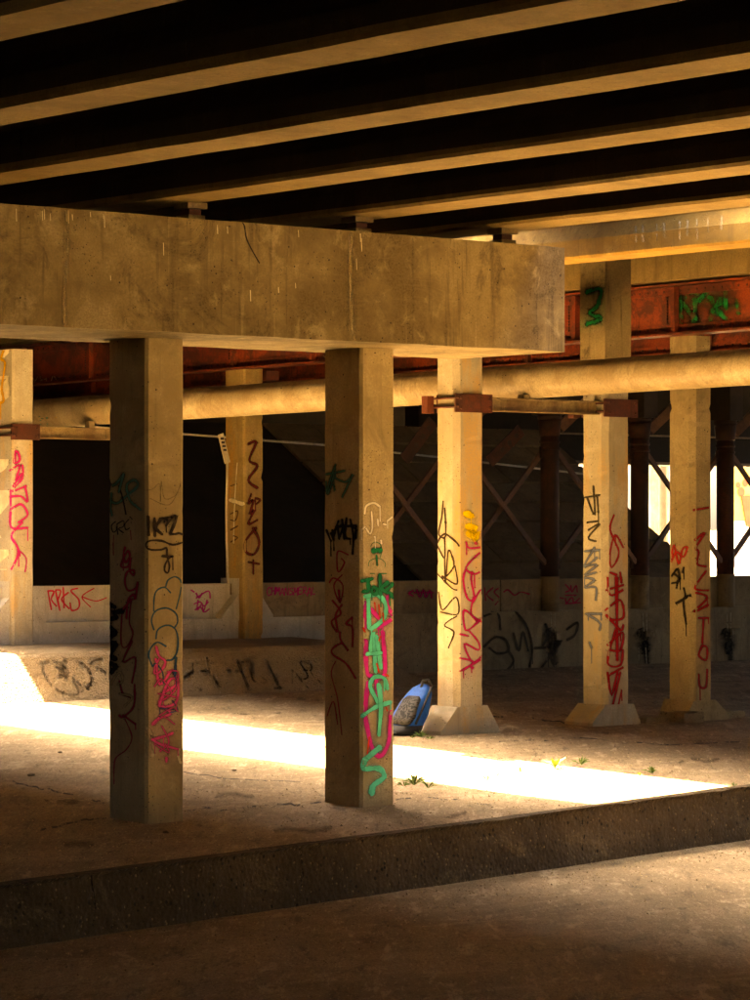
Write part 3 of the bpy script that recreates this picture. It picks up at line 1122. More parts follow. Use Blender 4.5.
# ---------------------------------------------------------------- clamp beams that carry the pipe
def clamp_beam(u0, u1, v, z, lab, cols_, saddle_u):
    t = thing('support_beam', lab, 'beam', (u0, v, z), 'clamped beams that carry the pipe')
    h = 0.125
    bm = new_bm()
    add_box(bm, u0, u1, v + 0.03, v + 0.045, z - h / 2 + 0.012, z + h / 2 - 0.012)
    BV['beam%d' % int(u0)] = bvh_of(bm)
    obj('web', bm, M['beam'], t)
    for s in (-1, 1):
        bm = new_bm()
        zc = z + s * (h / 2 - 0.005)
        add_box(bm, u0, u1, v - 0.02, v + 0.095, zc - 0.006, zc + 0.006)
        obj('flange', bm, M['beam'], t)
    for cu, cw, cv, cd in cols_:                       # rusty clamp plates round each column
        bm = new_bm()
        add_box(bm, cu - 0.03, cu + cw + 0.06, cv - 0.028, cv - 0.008, z - 0.085, z + 0.085)
        bevel(bm, 0.004, 1)
        obj('clamp_plate', bm, M['rust'], t)
        bm = new_bm()
        add_box(bm, cu + 0.05, cu + cw + 0.05, cv + cd + 0.008, cv + cd + 0.028, z - 0.085, z + 0.085)
        obj('clamp_plate', bm, M['rust'], t)
        for dz in (-0.035, 0.045):
            bm = new_bm()
            add_tube(bm, (cu - 0.014, cv - 0.06, z + dz), (cu - 0.014, cv + cd + 0.07, z + dz), 0.011, n=10)
            obj('tie_rod', bm, M['rust'], t)
        bm = new_bm()
        add_box(bm, cu - 0.1, cu - 0.02, cv + cd - 0.02, cv + cd + 0.06, z - 0.09, z + 0.07)
        obj('stub', bm, M['rust'], t)
        for du in (0.03, cw + 0.02):
            for dz in (-0.045, 0.045):
                bm = new_bm()
                add_tube(bm, (cu + du, cv - 0.03, z + dz), (cu + du, cv - 0.048, z + dz), 0.014, n=6)
                obj('bolt', bm, M['rust'], t)
    bm = new_bm()
    zt = PA.lerp(PB, (v - PA.y) / (PB.y - PA.y)).z - 0.15
    add_box(bm, saddle_u - 0.035, saddle_u + 0.035, v - 0.0, v + 0.08, z + h / 2 + 0.002, zt + 0.02)
    obj('saddle_post', bm, M['pipe'], t)
    return t


BM1 = clamp_beam(19.06, 20.55, B2 + 0.08, 3.135, 'tan beam clamped with rusty plates between the pale and blue tagged columns', [(18.68, 0.36, B2, 0.31), (20.56, 0.35, B2, 0.35)], 19.62)
BM2 = clamp_beam(18.44, 19.89, 28.05, 3.015, 'tan beam lettered PNP clamped to the column at the left edge', [(18.15, 0.27, 27.98, 0.4)], 19.22)

# ---------------------------------------------------------------- pale conduit in the dark
cp = [CAM + ray(x, y) * ((29.4) / ray(x, y).y) for x, y in ((60, 424), (183, 434), (323, 445), (437, 457), (541, 469), (585, 474))]
bm = new_bm()
for p, q in zip(cp, cp[1:]):
    add_tube(bm, p, q, 0.013, n=10)
tag(obj('conduit', bm, M['galv']), 'thin pale conduit crossing the darkness behind the columns', 'conduit')

# ---------------------------------------------------------------- leaning pale strip beside the amber column
t = thing('sign_post', 'pale thin strip with punched bent top leaning by the amber column', 'post', (21.05, 27.8, 1.36))
vq = 27.86


def at_v(px, py, v):
    r = ray(px, py)
    return CAM + r * (v / r.y)


bm = new_bm()
pts = [at_v(x, y, vq) for x, y in ((228, 583), (226.5, 540), (226.5, 500), (227.5, 462))]
for p, q in zip(pts, pts[1:]):
    add_bar(bm, p, q, 0.022, 0.012, up=(0, 1, 0))
obj('strip', bm, M['sign'], t)
bm = new_bm()
add_bar(bm, at_v(227.5, 463, vq), at_v(220.5, 434, vq), 0.075, 0.012, up=(0, 1, 0))
obj('bent_top', bm, M['sign'], t)
for f in (0.45, 0.58, 0.71, 0.84):
    bm = new_bm()
    c = at_v(227.5, 463, vq).lerp(at_v(220.5, 434, vq), f) - Vector((0, 0.008, 0))
    add_box(bm, c.x - 0.022, c.x + 0.022, c.y - 0.004, c.y, c.z - 0.012, c.z + 0.012)
    obj('slot', bm, M['dark'], t)

# ================================================================ BACKGROUND on the right
bm = new_bm()
p = at_v(655, 495, 55)
CP = thing('concrete_pier', 'distant sunlit tan pier between steel and concrete columns', 'pier', (p.x, 55, 0))
add_box(bm, p.x - 0.35, p.x + 0.3, 54.8, 55.4, -0.46, 4.2)
bevel(bm, 0.03, 1)
obj('shaft', bm, M['column'], CP)
bm = new_bm()
add_box(bm, p.x - 0.9, p.x + 0.7, 54.6, 55.6, 4.2, 4.7)
obj('head', bm, M['column'], CP)
bm = new_bm()
p = at_v(663, 500, 50)
add_tube(bm, (p.x, 50, -0.46), (p.x, 50, 9), 0.09, n=12)
tag(obj('utility_pole', bm, M['pole']), 'dark thin pole beyond the embankment', 'pole')
p = at_v(737, 500, 70)
BLD = thing('building', 'distant yellow building with a red mural at the right edge', 'building', (p.x, 70, 0))
bm = new_bm()
add_box(bm, p.x - 0.3, p.x + 14, 70, 70.6, 2.2, 8)
obj('wall', bm, M['yellow_wall'], BLD)
bm = new_bm()
add_box(bm, p.x - 0.25, p.x + 13.9, 70.05, 70.55, -0.46, 2.195)
obj('plinth', bm, M['white_wall'], BLD)
bm = new_bm()
for cx, cz, r in ((741, 492, 0.16), (745, 483, 0.13), (738, 485, 0.1)):
    q = at_v(cx, cz, 69.99)
    add_tube(bm, q, q + Vector((0, -0.02, 0)), r, n=16)
bmq = new_bm()
q = at_v(741, 496, 69.97)
q2 = at_v(752, 526, 69.97)
add_prism(bmq, [(q.x, q.z), (q2.x + 0.6, q.z + 0.05), (q2.x + 0.6, q2.z - 0.2), (q.x + 0.25, q2.z)], 'v', 69.93, 69.99)
obj('mural_shape', bmq, M['mural_red'], BLD)
tmp = obj('mural_spot', bm, M['mural_red'], BLD)

# ================================================================ BACKPACK leaning on the pale column
random.seed(3)
bx, bv_ = 18.28, 21.62
BAG = thing('backpack', 'blue and black backpack leaning against the pale column foot', 'backpack', (bx, bv_, ground(bv_)))


def bag_loft(sections, mat, name, off=(0, 0, 0), parent=BAG, n=20, pw=2.6):
    """sections: (z, cu, cv, half_u, half_v) superellipse rings."""
    bm = new_bm()
    pr = None
    z0 = ground(bv_)
    first_ = None
    for (z, cu, cv, hu, hv) in sections:
        ring = []
        for j in range(n):
            tt = 2 * math.pi * j / n
            c, s = math.cos(tt), math.sin(tt)
            x = math.copysign(abs(c) ** (2 / pw), c) * hu
            y = math.copysign(abs(s) ** (2 / pw), s) * hv
            nn = 1 + 0.11 * noise.noise(Vector((x * 11, y * 11, z * 17))) + 0.05 * noise.noise(Vector((x * 30, y * 30, z * 45)))
            ring.append(bm.verts.new((bx + cu + x * nn + off[0], bv_ + cv + y * nn + off[1], z0 + z + off[2])))
        if pr:
            for j in range(n):
                f = bm.faces.new((pr[j], pr[(j + 1) % n], ring[(j + 1) % n], ring[j]))
                f.smooth = True
        else:
            first_ = ring
        pr = ring
    bm.faces.new(pr)
    bm.faces.new(first_)
    return obj(name, bm, M[mat], parent)


def lean(z):
    return 0.02 + 0.62 * z


sec = []
for z, hu, hv in ((0.0, 0.09, 0.12), (0.02, 0.125, 0.15), (0.08, 0.14, 0.165), (0.18, 0.13, 0.165), (0.28, 0.105, 0.155), (0.36, 0.08, 0.135), (0.42, 0.055, 0.1), (0.45, 0.02, 0.05)):
    sec.append((z, lean(z) - 0.1, 0, hu, hv))
bag_loft(sec, 'bag_blue', 'body')
sec = []
for z, hu, hv in ((0.09, 0.02, 0.09), (0.1, 0.045, 0.125), (0.16, 0.05, 0.135), (0.24, 0.05, 0.125), (0.32, 0.04, 0.105), (0.35, 0.012, 0.08)):
    sec.append((z, lean(z) - 0.2, -0.045, hu, hv))
bag_loft(sec, 'bag_grey', 'front_pocket')
sec = []
for z, hu, hv in ((0.0, 0.1, 0.13), (0.015, 0.15, 0.165), (0.05, 0.155, 0.172), (0.085, 0.15, 0.172), (0.09, 0.13, 0.15)):
    sec.append((z, lean(z) - 0.11, 0, hu, hv))
bag_loft(sec, 'bag_black', 'base_panel')
bm = new_bm()
z0 = ground(bv_)
hp = [Vector((bx + lean(0.42) - 0.14, bv_ - 0.03, z0 + 0.42)), Vector((bx + lean(0.42) - 0.12, bv_ - 0.03, z0 + 0.485)), Vector((bx + lean(0.42) - 0.05, bv_ - 0.03, z0 + 0.49)), Vector((bx + lean(0.42) - 0.02, bv_ - 0.03, z0 + 0.43))]
for p, q in zip(hp, hp[1:]):
    add_tube(bm, p, q, 0.012, n=8)
obj('handle', bm, M['bag_black'], BAG)
for s in (0, 1):
    bm = new_bm()
    sp = [Vector((bx - 0.16 - 0.02 * s, bv_ - 0.05 + 0.1 * s, z0 + 0.06)), Vector((bx - 0.24, bv_ - 0.1 + 0.12 * s, z0 + 0.015)), Vector((bx - 0.3 - 0.04 * s, bv_ - 0.04 + 0.1 * s, z0 + 0.02)), Vector((bx - 0.27, bv_ + 0.04 + 0.1 * s, z0 + 0.03))]
    for p, q in zip(sp, sp[1:]):
        add_bar(bm, p, q, 0.03, 0.012)
    obj('strap', bm, M['bag_black'], BAG)
bm = new_bm()
for i in range(6):
    z, z2 = 0.1 + 0.055 * i, 0.1 + 0.055 * (i + 1)
    add_bar(bm, (bx + lean(z) - 0.13, bv_ - 0.172 + 0.06 * max(0, z - 0.2), z0 + z), (bx + lean(z2) - 0.13, bv_ - 0.172 + 0.06 * max(0, z2 - 0.2), z0 + z2), 0.02, 0.012)
obj('piping', bm, M['bag_black'], BAG)

# ================================================================ WEEDS, stones, broken footing
def on_ground(px, py):
    h = BV['platform'].ray_cast(CAM, ray(px, py))[0]
    return h


def weed(px, py, size, n, lab, seed):
    rnd = random.Random(seed)
    c = on_ground(px, py)
    t = thing('weed', lab, 'weed', c, 'weeds in the platform cracks')
    for i in range(n):
        bm = new_bm()
        a = rnd.uniform(0, 6.28)
        L = size * rnd.uniform(0.6, 1.1)
        el = rnd.uniform(0.3, 1.2)
        d = Vector((math.cos(a) * math.cos(el), math.sin(a) * math.cos(el), math.sin(el)))
        s = Vector((-math.sin(a), math.cos(a), 0))
        w_ = L * rnd.uniform(0.07, 0.13)
        p = [c + Vector((0, 0, -0.003)), c + d * L * 0.45 + s * w_, c + d * L * 0.5 + Vector((0, 0, 0.01)), c + d * L * 0.45 - s * w_, c + d * L - Vector((0, 0, L * 0.18))]
        v = [bm.verts.new(x) for x in p]
        bm.faces.new((v[0], v[1], v[2]))
        bm.faces.new((v[0], v[2], v[3]))
        bm.faces.new((v[1], v[4], v[2]))
        bm.faces.new((v[2], v[4], v[3]))
        obj('leaf', bm, M['leaf'], t)


weed(414, 785, 0.14, 18, 'green weed at the edge of the sunlit strip beside the right front column', 1)
weed(428, 788, 0.09, 10, 'tiny weed just right of the larger green weed', 2)
weed(555, 768, 0.14, 14, 'yellow green weed in the middle of the sunlit strip', 3)
weed(487, 781, 0.1, 10, 'small flat weed in the sunlit strip left of the tallest weed', 4)
weed(520, 772, 0.08, 8, 'sparse seedling in the sunlit strip', 5)
weed(581, 765, 0.11, 9, 'weed at the upper edge of the sunlit strip', 6)
weed(652, 773, 0.11, 10, 'low weed past the sunlit strip toward the right edge', 7)
weed(421, 737, 0.1, 14, 'moss and weeds at the foot of the pale column', 8)


def stone(px, py, s, lab, seed):
    c = on_ground(px, py)
    bm = new_bm()
    bmesh.ops.create_icosphere(bm, subdivisions=2, radius=s)
    for v in bm.verts:
        v.co += noise.noise_vector(v.co * 30 + Vector((seed, 0, 0))) * s * 0.4
        v.co.z *= 0.55
    bmesh.ops.translate(bm, verts=bm.verts[:], vec=c + Vector((0, 0, s * 0.3)))
    tag(obj('stone', bm, M['stone']), lab, 'stone', 'stones on the platform')


stone(234, 771, 0.018, 'small dark stone right of the left front column', 1)
stone(60, 753, 0.02, 'flat stone left of the left front column below the sunlit strip', 2)
stone(31, 776, 0.026, 'flat dark chip near the left edge of the platform', 3)
stone(166, 833, 0.022, 'dark chip at the foot of the left front column', 4)
stone(280, 752, 0.014, 'tiny pebble between the two front columns', 5)
stone(455, 716, 0.02, 'pebble on the shaded platform near the pale column', 6)

# loose grit on the platform and at the kerb, too small to count
rg = random.Random(21)
vv, ff = [], []
for i in range(8000):
    if i < 6000:
        u, dvv = rg.uniform(9.5, 22.5), abs(rg.gauss(0, 2.6))
        v = kerb_v(u) + 0.02 + dvv
        z = ground(v) + noise.noise(Vector((u * 0.8, v * 0.8, 0))) * 0.008 + noise.noise(Vector((u * 3, v * 3, 4))) * 0.003
        if v > 26.2:
            continue
    else:
        u = rg.uniform(6.5, 17.5)
        v = kerb_v(u) - 0.08 - abs(rg.gauss(0, 0.7))
        z = -0.42
    r = rg.choice((0.003, 0.004, 0.005, 0.006, 0.008, 0.011))
    n0 = len(vv)
    a0 = rg.uniform(0, 2)
    for j in range(4):
        aa = a0 + j * 1.57
        vv.append((u + math.cos(aa) * r * rg.uniform(0.7, 1.3), v + math.sin(aa) * r * rg.uniform(0.7, 1.3), z - 0.001))
    vv.append((u, v, z + r * rg.uniform(0.6, 1.3)))
    ff += [(n0, n0 + 1, n0 + 4), (n0 + 1, n0 + 2, n0 + 4), (n0 + 2, n0 + 3, n0 + 4), (n0 + 3, n0, n0 + 4)]
me = bpy.data.meshes.new('grit')
me.from_pydata(vv, [], ff)
me.materials.append(M['grit'])
gr = bpy.data.objects.new('grit', me)
COL.objects.link(gr)
tag(gr, 'loose grit scattered over the platform and road edge', 'grit', kind='stuff')

# broken footing by the rightmost column
def chunk(u0, u1, v0, v1, h, lab, seed):
    bm = new_bm()
    z = ground(v0)
    add_box(bm, u0, u1, v0, v1, z - 0.03, z + h)
    bevel(bm, 0.02, 1)
    slice_bm(bm, 0, 0.07)
    slice_bm(bm, 2, 0.04)
    for v in bm.verts:
        v.co += noise.noise_vector(v.co * 7 + Vector((seed, 0, 0))) * 0.028
    tag(obj('concrete_chunk', bm, M['bank']), lab, 'concrete chunk', 'broken footing pieces')


chunk(21.45, 21.72, 21.22, 21.55, 0.1, 'broken concrete block in front of the rightmost column foot', 1)
chunk(21.1, 21.42, 21.4, 21.6, 0.05, 'crumbled footing strip left of the rightmost column', 2)
chunk(22.3, 22.6, 21.5, 21.75, 0.07, 'dark footing rubble right of the rightmost column', 3)

# ================================================================ PAINT ON SURFACES
BLK, TEAL, MAR = (0.02, 0.014, 0.01), (0.06, 0.19, 0.14), (0.3, 0.014, 0.04)
# left front column, shaded face
strokes('graffiti_tag', COL1, BV['c1'], 'A', [[(45, 165), (100, 150), (150, 90)], [(55, 250), (110, 270), (180, 215), (240, 160), (215, 125), (170, 160), (190, 250), (255, 310)], [(75, 210), (65, 280), (75, 345)], [(150, 90), (120, 200)]], TEAL, 22, 0.4, 0.3, 'blurred teal tag', NU)
strokes('graffiti_tag', COL1, BV['c1'], 'A', [(8, [(120, 160), (145, 240), (165, 340)]), [(100, 385), (75, 410), (85, 450), (105, 440), (105, 415)], [(110, 400), (115, 465)], [(110, 400), (150, 380), (150, 415), (120, 430), (150, 455)], [(185, 370), (160, 400), (165, 435), (190, 425)], [(190, 355), (205, 370)]], BLK, 6, 0.25, 0.2, 'thin black letters GRC', NU)
strokes('graffiti_tag', COL1, BV['c1'], 'A', [[(160, 545), (150, 600), (165, 640), (190, 600), (175, 570), (135, 660), (180, 665), (195, 610), (190, 690), (215, 720), (215, 690), (175, 700), (160, 760), (180, 815), (230, 800), (240, 760), (225, 870), (215, 840), (180, 880), (170, 990)], [(150, 930), (175, 900), (205, 870)], (4, [(90, 470), (88, 520)]), (4, [(195, 440), (200, 500)])], MAR, 12, 0.3, 0.3, 'dark red vertical script', NU)
strokes('graffiti_tag', COL1, BV['c1'], 'B', [(7, [(150, 40), (125, 80), (120, 240), (150, 260), (185, 190), (165, 120), (175, 10)]), [(180, 230), (130, 345), (200, 320), (180, 460)], [(110, 450), (130, 520), (175, 540)], [(195, 470), (190, 590), (130, 650), (110, 640)], [(130, 640), (200, 690)], (6, [(140, 660), (180, 760), (150, 830), (90, 880), (80, 960)])], MAR, 10, 0.3, 0.3, 'dark red script running to the foot', NU)
strokes('graffiti_tag', COL1, BV['c1'], 'B', [[(46, 75), (130, 60)], [(50, 20), (85, 40)], [(50, 110), (95, 95)], [(50, 150), (90, 180), (55, 200)], [(52, 240), (90, 245), (60, 300), (90, 330)], [(52, 350), (92, 370), (55, 405)], (22, [(52, 30), (52, 400)])], (0.012, 0.01, 0.008), 28, 0.2, 0.1, 'heavy black blob tag', NU)
strokes('peeled_patch', COL1, BV['c1'], 'B', [[(60, 470), (110, 400), (130, 450), (100, 470)], [(140, 590), (180, 540), (110, 520)]], (0.36, 0.27, 0.13), 16, 0.4, 0.6, 'peeled pale patch', NU)
# left front column, lit face
strokes('graffiti_tag', COL1, BV['c1'], 'A', [[(290, 190), (330, 180), (370, 150), (375, 260), (380, 130), (400, 240), (470, 220), (500, 150)], [(310, 240), (430, 280), (500, 160)]], (0.2, 0.14, 0.07), 4, 0.3, 0.6, 'faint pencil scribble', NV)
strokes('graffiti_tag', COL1, BV['c1'], 'A', [[(300, 352), (303, 470)], [(338, 365), (340, 475)], [(385, 365), (345, 420), (385, 465)], [(370, 370), (430, 365), (410, 410)], [(400, 385), (475, 350), (435, 460)], (10, [(435, 462), (465, 463), (490, 458), (512, 466)]), (9, [(515, 515), (450, 530), (380, 505), (310, 505), (288, 530), (310, 560), (380, 560), (412, 550), (415, 600), (430, 660), (420, 705), (400, 690), (405, 650), (430, 610), (450, 600)]), (12, [(385, 600), (450, 605)])], (0.03, 0.018, 0.01), 18, 0.2, 0.15, 'bold black tag IKZ with a looping underline', NV)
strokes('graffiti_tag', COL1, BV['c1'], 'A', [[(410, 790), (425, 750), (470, 730), (505, 760), (500, 830), (475, 930)], [(440, 830), (400, 795), (350, 820), (335, 880), (335, 945)]], (0.025, 0.085, 0.13), 8, 0.25, 0.15, 'blue bubble outline', NV)
strokes('graffiti_tag', COL1, BV['c1'], 'B', [[(298, 165), (285, 110), (310, 60), (370, 45), (420, 75), (430, 120), (415, 150)], [(310, 215), (320, 165), (370, 140), (415, 160), (432, 220), (425, 290), (400, 330), (370, 335)], [(365, 258), (320, 235), (285, 260), (270, 310), (290, 370)], [(290, 370), (310, 355), (345, 400), (350, 460)], (16, [(420, 320), (415, 420)])], (0.025, 0.085, 0.14), 8, 0.25, 0.15, 'blue bubble outlines', NV)
strokes('graffiti_tag', COL1, BV['c1'], 'B', [[(312, 262), (325, 310), (362, 345), (330, 400), (300, 405), (310, 360), (325, 330)], [(310, 330), (330, 470), (400, 390), (420, 470), (350, 520), (330, 590), (420, 570), (430, 450), (380, 450), (330, 580)], [(345, 590), (390, 630), (320, 660), (290, 690)], [(290, 775), (350, 760), (400, 740)], [(290, 775), (330, 800), (430, 830)], (26, [(365, 895), (368, 880)])], (0.72, 0.07, 0.25), 21, 0.4, 0.35, 'pink scribble', NV)
strokes('peeled_patch', COL1, BV['c1'], 'B', [[(265, 720), (275, 760), (265, 810), (285, 860)], (18, [(440, 830), (432, 860), (445, 905)])], (0.55, 0.46, 0.28), 38, 0.35, 0.5, 'peeled pale patch at the corner', NV)
strokes('graffiti_tag', COL1, BV['c1'], 'B', [[(300, 480), (340, 440), (395, 520), (340, 560), (415, 500), (430, 400), (370, 400)], [(320, 520), (420, 540)], [(330, 640), (400, 600), (430, 620)], [(300, 690), (350, 650), (410, 690)], [(340, 700), (380, 790), (330, 840)], [(300, 800), (380, 850), (360, 800)]], (0.6, 0.05, 0.2), 12, 0.45, 0.45, 'second layer of pink scribble', NV, 0.004)
strokes('graffiti_tag', COL1, BV['c1'], 'B', [[(400, 560), (430, 610), (390, 625)], [(405, 400), (420, 440)], [(330, 600), (420, 610)]], (0.05, 0.07, 0.2), 9, 0.45, 0.4, 'blue flecks under the pink', NV, 0.005)
# right front column, shaded face
strokes('graffiti_tag', COL2, BV['c2'], 'C', [[(65, 130), (130, 120), (200, 105)], [(140, 65), (100, 180), (85, 250)], [(75, 180), (90, 260), (130, 130)], [(130, 150), (210, 180), (255, 130), (185, 280)], (8, [(110, 170), (140, 235)])], TEAL, 18, 0.4, 0.3, 'blurred teal tag', NU)
strokes('graffiti_tag', COL2, BV['c2'], 'C', [[(80, 500), (110, 575)], [(110, 520), (130, 570), (120, 500)], [(130, 540), (150, 470), (165, 560)], [(160, 440), (150, 480), (190, 470), (170, 545)], [(185, 430), (200, 560)], [(215, 420), (205, 540), (240, 560)], [(240, 430), (260, 540), (255, 660)], [(250, 480), (280, 500), (270, 550)], [(280, 470), (270, 560)], [(150, 480), (275, 470)]], (0.012, 0.01, 0.008), 12, 0.2, 0.1, 'dense black scrawled tag', NU)
strokes('graffiti_tag', COL2, BV['c2'], 'C', [[(225, 665), (160, 640), (150, 700), (160, 780), (200, 720), (180, 690)], [(100, 850), (130, 820), (190, 870), (170, 980), (130, 870), (185, 800)]], MAR, 9, 0.3, 0.3, 'dark red script', NU)
strokes('graffiti_tag', COL2, BV['c2'], 'D', [[(115, 0), (120, 60)], [(85, 50), (125, 110), (80, 150), (110, 200), (100, 120), (130, 70)], [(180, 130), (150, 160), (180, 180), (180, 270)], (10, [(120, 200), (125, 240), (160, 290), (130, 255), (85, 280), (90, 310), (150, 350), (195, 420)]), (4, [(100, 340), (80, 400), (110, 520), (130, 690)]), (4, [(60, 600), (90, 530), (110, 640)])], MAR, 8, 0.3, 0.3, 'dark red script lower down', NU)
# right front column, lit face
strokes('graffiti_tag', COL2, BV['c2'], 'C', [[(330, 390), (340, 340), (390, 320), (430, 345)], [(375, 380), (380, 480), (365, 525), (340, 490)], [(415, 430), (418, 470)], [(455, 460), (470, 465)], [(480, 440), (510, 415)], [(310, 500), (330, 480)], [(395, 545), (398, 552)], [(438, 570), (440, 590)]], (0.78, 0.7, 0.52), 13, 0.35, 0.3, 'white chalky marks', NV)
strokes('graffiti_tag', COL2, BV['c2'], 'D', [[(240, 60), (237, 180)], [(345, 20), (345, 80), (368, 130), (300, 180)], [(240, 240), (245, 380), (265, 410), (330, 400), (320, 200)], [(250, 440), (240, 600), (270, 750), (310, 790), (350, 720), (360, 580)], [(290, 430), (295, 500)], [(265, 90), (320, 160)]], (0.62, 0.02, 0.25), 23, 0.3, 0.2, 'magenta letters under the mint ones', NV, 0.002)
strokes('graffiti_tag', COL2, BV['c2'], 'D', [[(280, 60), (285, 100)], [(300, 70), (305, 130)], [(300, 240), (310, 220)], [(290, 350), (300, 390)], [(330, 400), (345, 410)], [(255, 700), (245, 780)], [(335, 560), (340, 575)], [(228, 180), (235, 200)], [(320, 110), (322, 150)]], (0.62, 0.05, 0.015), 7, 0.3, 0.2, 'orange red flecks', NV, 0.0065)
strokes('graffiti_tag', COL2, BV['c2'], 'D', [[(250, 30), (255, 180)], [(237, 30), (300, 25), (335, 80), (320, 140), (265, 185)], [(262, 300), (275, 200), (285, 390)], [(290, 220), (310, 370)], [(245, 305), (310, 300)], [(340, 470), (325, 420), (280, 415), (260, 460), (300, 540)], [(224, 600), (280, 560), (355, 535)], [(300, 450), (310, 560), (300, 690)], (28, [(305, 750), (235, 810), (228, 850), (300, 850), (325, 890), (275, 930), (265, 970)])], (0.08, 0.6, 0.37), 22, 0.25, 0.12, 'mint green drippy letters', NV, 0.007)
strokes('graffiti_tag', COL2, BV['c2'], 'C', [(4, [(370, 610), (380, 590), (405, 580), (435, 600), (440, 650), (430, 690)]), (50, [(390, 635), (430, 638)]), (4, [(355, 740), (360, 710), (400, 690), (440, 695), (465, 720), (465, 745)]), (12, [(408, 670), (412, 735)]), (6, [(365, 790), (395, 790)]), (6, [(425, 790), (475, 790)])], (0.005, 0.17, 0.06), 5, 0.3, 0.3, 'small green stick figure', NV)
strokes('graffiti_tag', COL2, BV['c2'], 'C', [[(312, 840), (375, 825)], [(345, 830), (350, 900), (320, 910)], [(385, 880), (370, 910), (395, 930), (410, 900), (385, 880)], [(425, 800), (430, 930)], [(480, 850), (435, 890), (490, 920), (515, 950)], [(470, 900), (510, 860)]], (0.0, 0.14, 0.055), 27, 0.2, 0.1, 'dark green letters JOKE', NV, 0.010)
# pale column by the backpack
strokes('graffiti_tag', C3, BV['c3'], 'E', [[(68, 55), (60, 140), (45, 220), (80, 230), (75, 90)], (8, [(35, 265), (75, 220), (130, 260), (145, 280)]), [(75, 240), (75, 340), (45, 290), (35, 270)], [(75, 340), (80, 460), (95, 300), (120, 380), (75, 440), (65, 430), (135, 470), (125, 380)], [(40, 420), (110, 490), (135, 500)], [(45, 510), (65, 600), (130, 535), (140, 620), (55, 610)], [(135, 630), (75, 675), (120, 710), (95, 790)], (9, [(80, 160), (82, 165)])], (0.035, 0.02, 0.008), 6, 0.2, 0.15, 'thin black vertical scribble')
strokes('graffiti_tag', C3, BV['c3'], 'E', [[(180, 115), (205, 130)], [(190, 180), (240, 200), (230, 235), (195, 215)]], (0.8, 0.55, 0.015), 40, 0.35, 0.3, 'yellow spray blot')
strokes('graffiti_tag', C3, BV['c3'], 'E', [[(180, 260), (195, 290), (262, 285)], (18, [(228, 265), (231, 268)]), [(262, 300), (180, 385), (220, 420), (262, 400)], [(180, 390), (165, 450), (185, 540), (220, 545), (205, 450), (210, 410)], [(215, 560), (250, 500), (262, 520)], [(215, 540), (205, 620), (258, 660)], [(240, 660), (170, 600), (170, 680), (190, 700), (258, 640)], [(150, 720), (190, 730)], [(190, 700), (240, 760), (240, 800), (170, 770), (210, 860), (258, 830)], [(150, 840), (215, 860), (165, 900)], (14, [(205, 885), (212, 890)]), [(150, 905), (250, 850)]], (0.42, 0.012, 0.1), 10, 0.22, 0.15, 'magenta script reading upward')
# blue tagged column
strokes('graffiti_tag', C4, BV['c4'], 'F', [[(60, 110), (120, 100)], [(95, 65), (100, 180), (70, 110)], [(110, 100), (115, 170)], [(70, 210), (110, 205)], [(75, 240), (120, 215), (75, 270), (105, 285)]], (0.05, 0.04, 0.02), 8, 0.25, 0.25, 'black upper tag')
strokes('graffiti_tag', C4, BV['c4'], 'F', [[(60, 325), (120, 320)], [(100, 310), (55, 390), (110, 350)], [(55, 385), (110, 380), (60, 420), (105, 410)], [(60, 430), (100, 440), (60, 470), (105, 470), (105, 520)], [(65, 575), (125, 575)], [(75, 580), (120, 610), (120, 640)], [(80, 690), (88, 710)]], (0.13, 0.16, 0.24), 10, 0.35, 0.3, 'grey blue tag')
strokes('graffiti_tag', C4, BV['c4'], 'F', [(6, [(175, 180), (160, 240), (195, 330), (165, 390), (160, 330), (180, 260), (212, 310)]), [(160, 410), (185, 420)], [(200, 410), (205, 450)], [(145, 480), (212, 460)], [(150, 430), (160, 500), (210, 480)], (13, [(185, 430), (188, 760)]), [(142, 560), (200, 520), (212, 590), (160, 600)], [(145, 580), (200, 640), (212, 620)], [(150, 700), (210, 650), (200, 720), (160, 720)], [(180, 640), (150, 770), (200, 780), (210, 720)], [(155, 820), (210, 790)], [(150, 810), (165, 900), (190, 800)], [(200, 810), (165, 960)], (5, [(205, 880), (190, 950)])], (0.33, 0.008, 0.015), 10, 0.25, 0.15, 'heavy red vertical scrawl')
strokes('paint_patch', C4, BV['c4'], 'F', [[(150, -180), (156, -40), (150, 180)]], (0.5, 0.2, 0.02), 70, 0.45, 0.4, 'faded orange paint patch', None, 0.0012)
strokes('graffiti_tag', C4, BV['c4up'], 'O', [[(140, 120), (190, 110), (180, 170), (150, 200), (195, 220), (140, 240)]], (0.0, 0.16, 0.05), 24, 0.4, 0.4, 'green spray on the upper shaft')
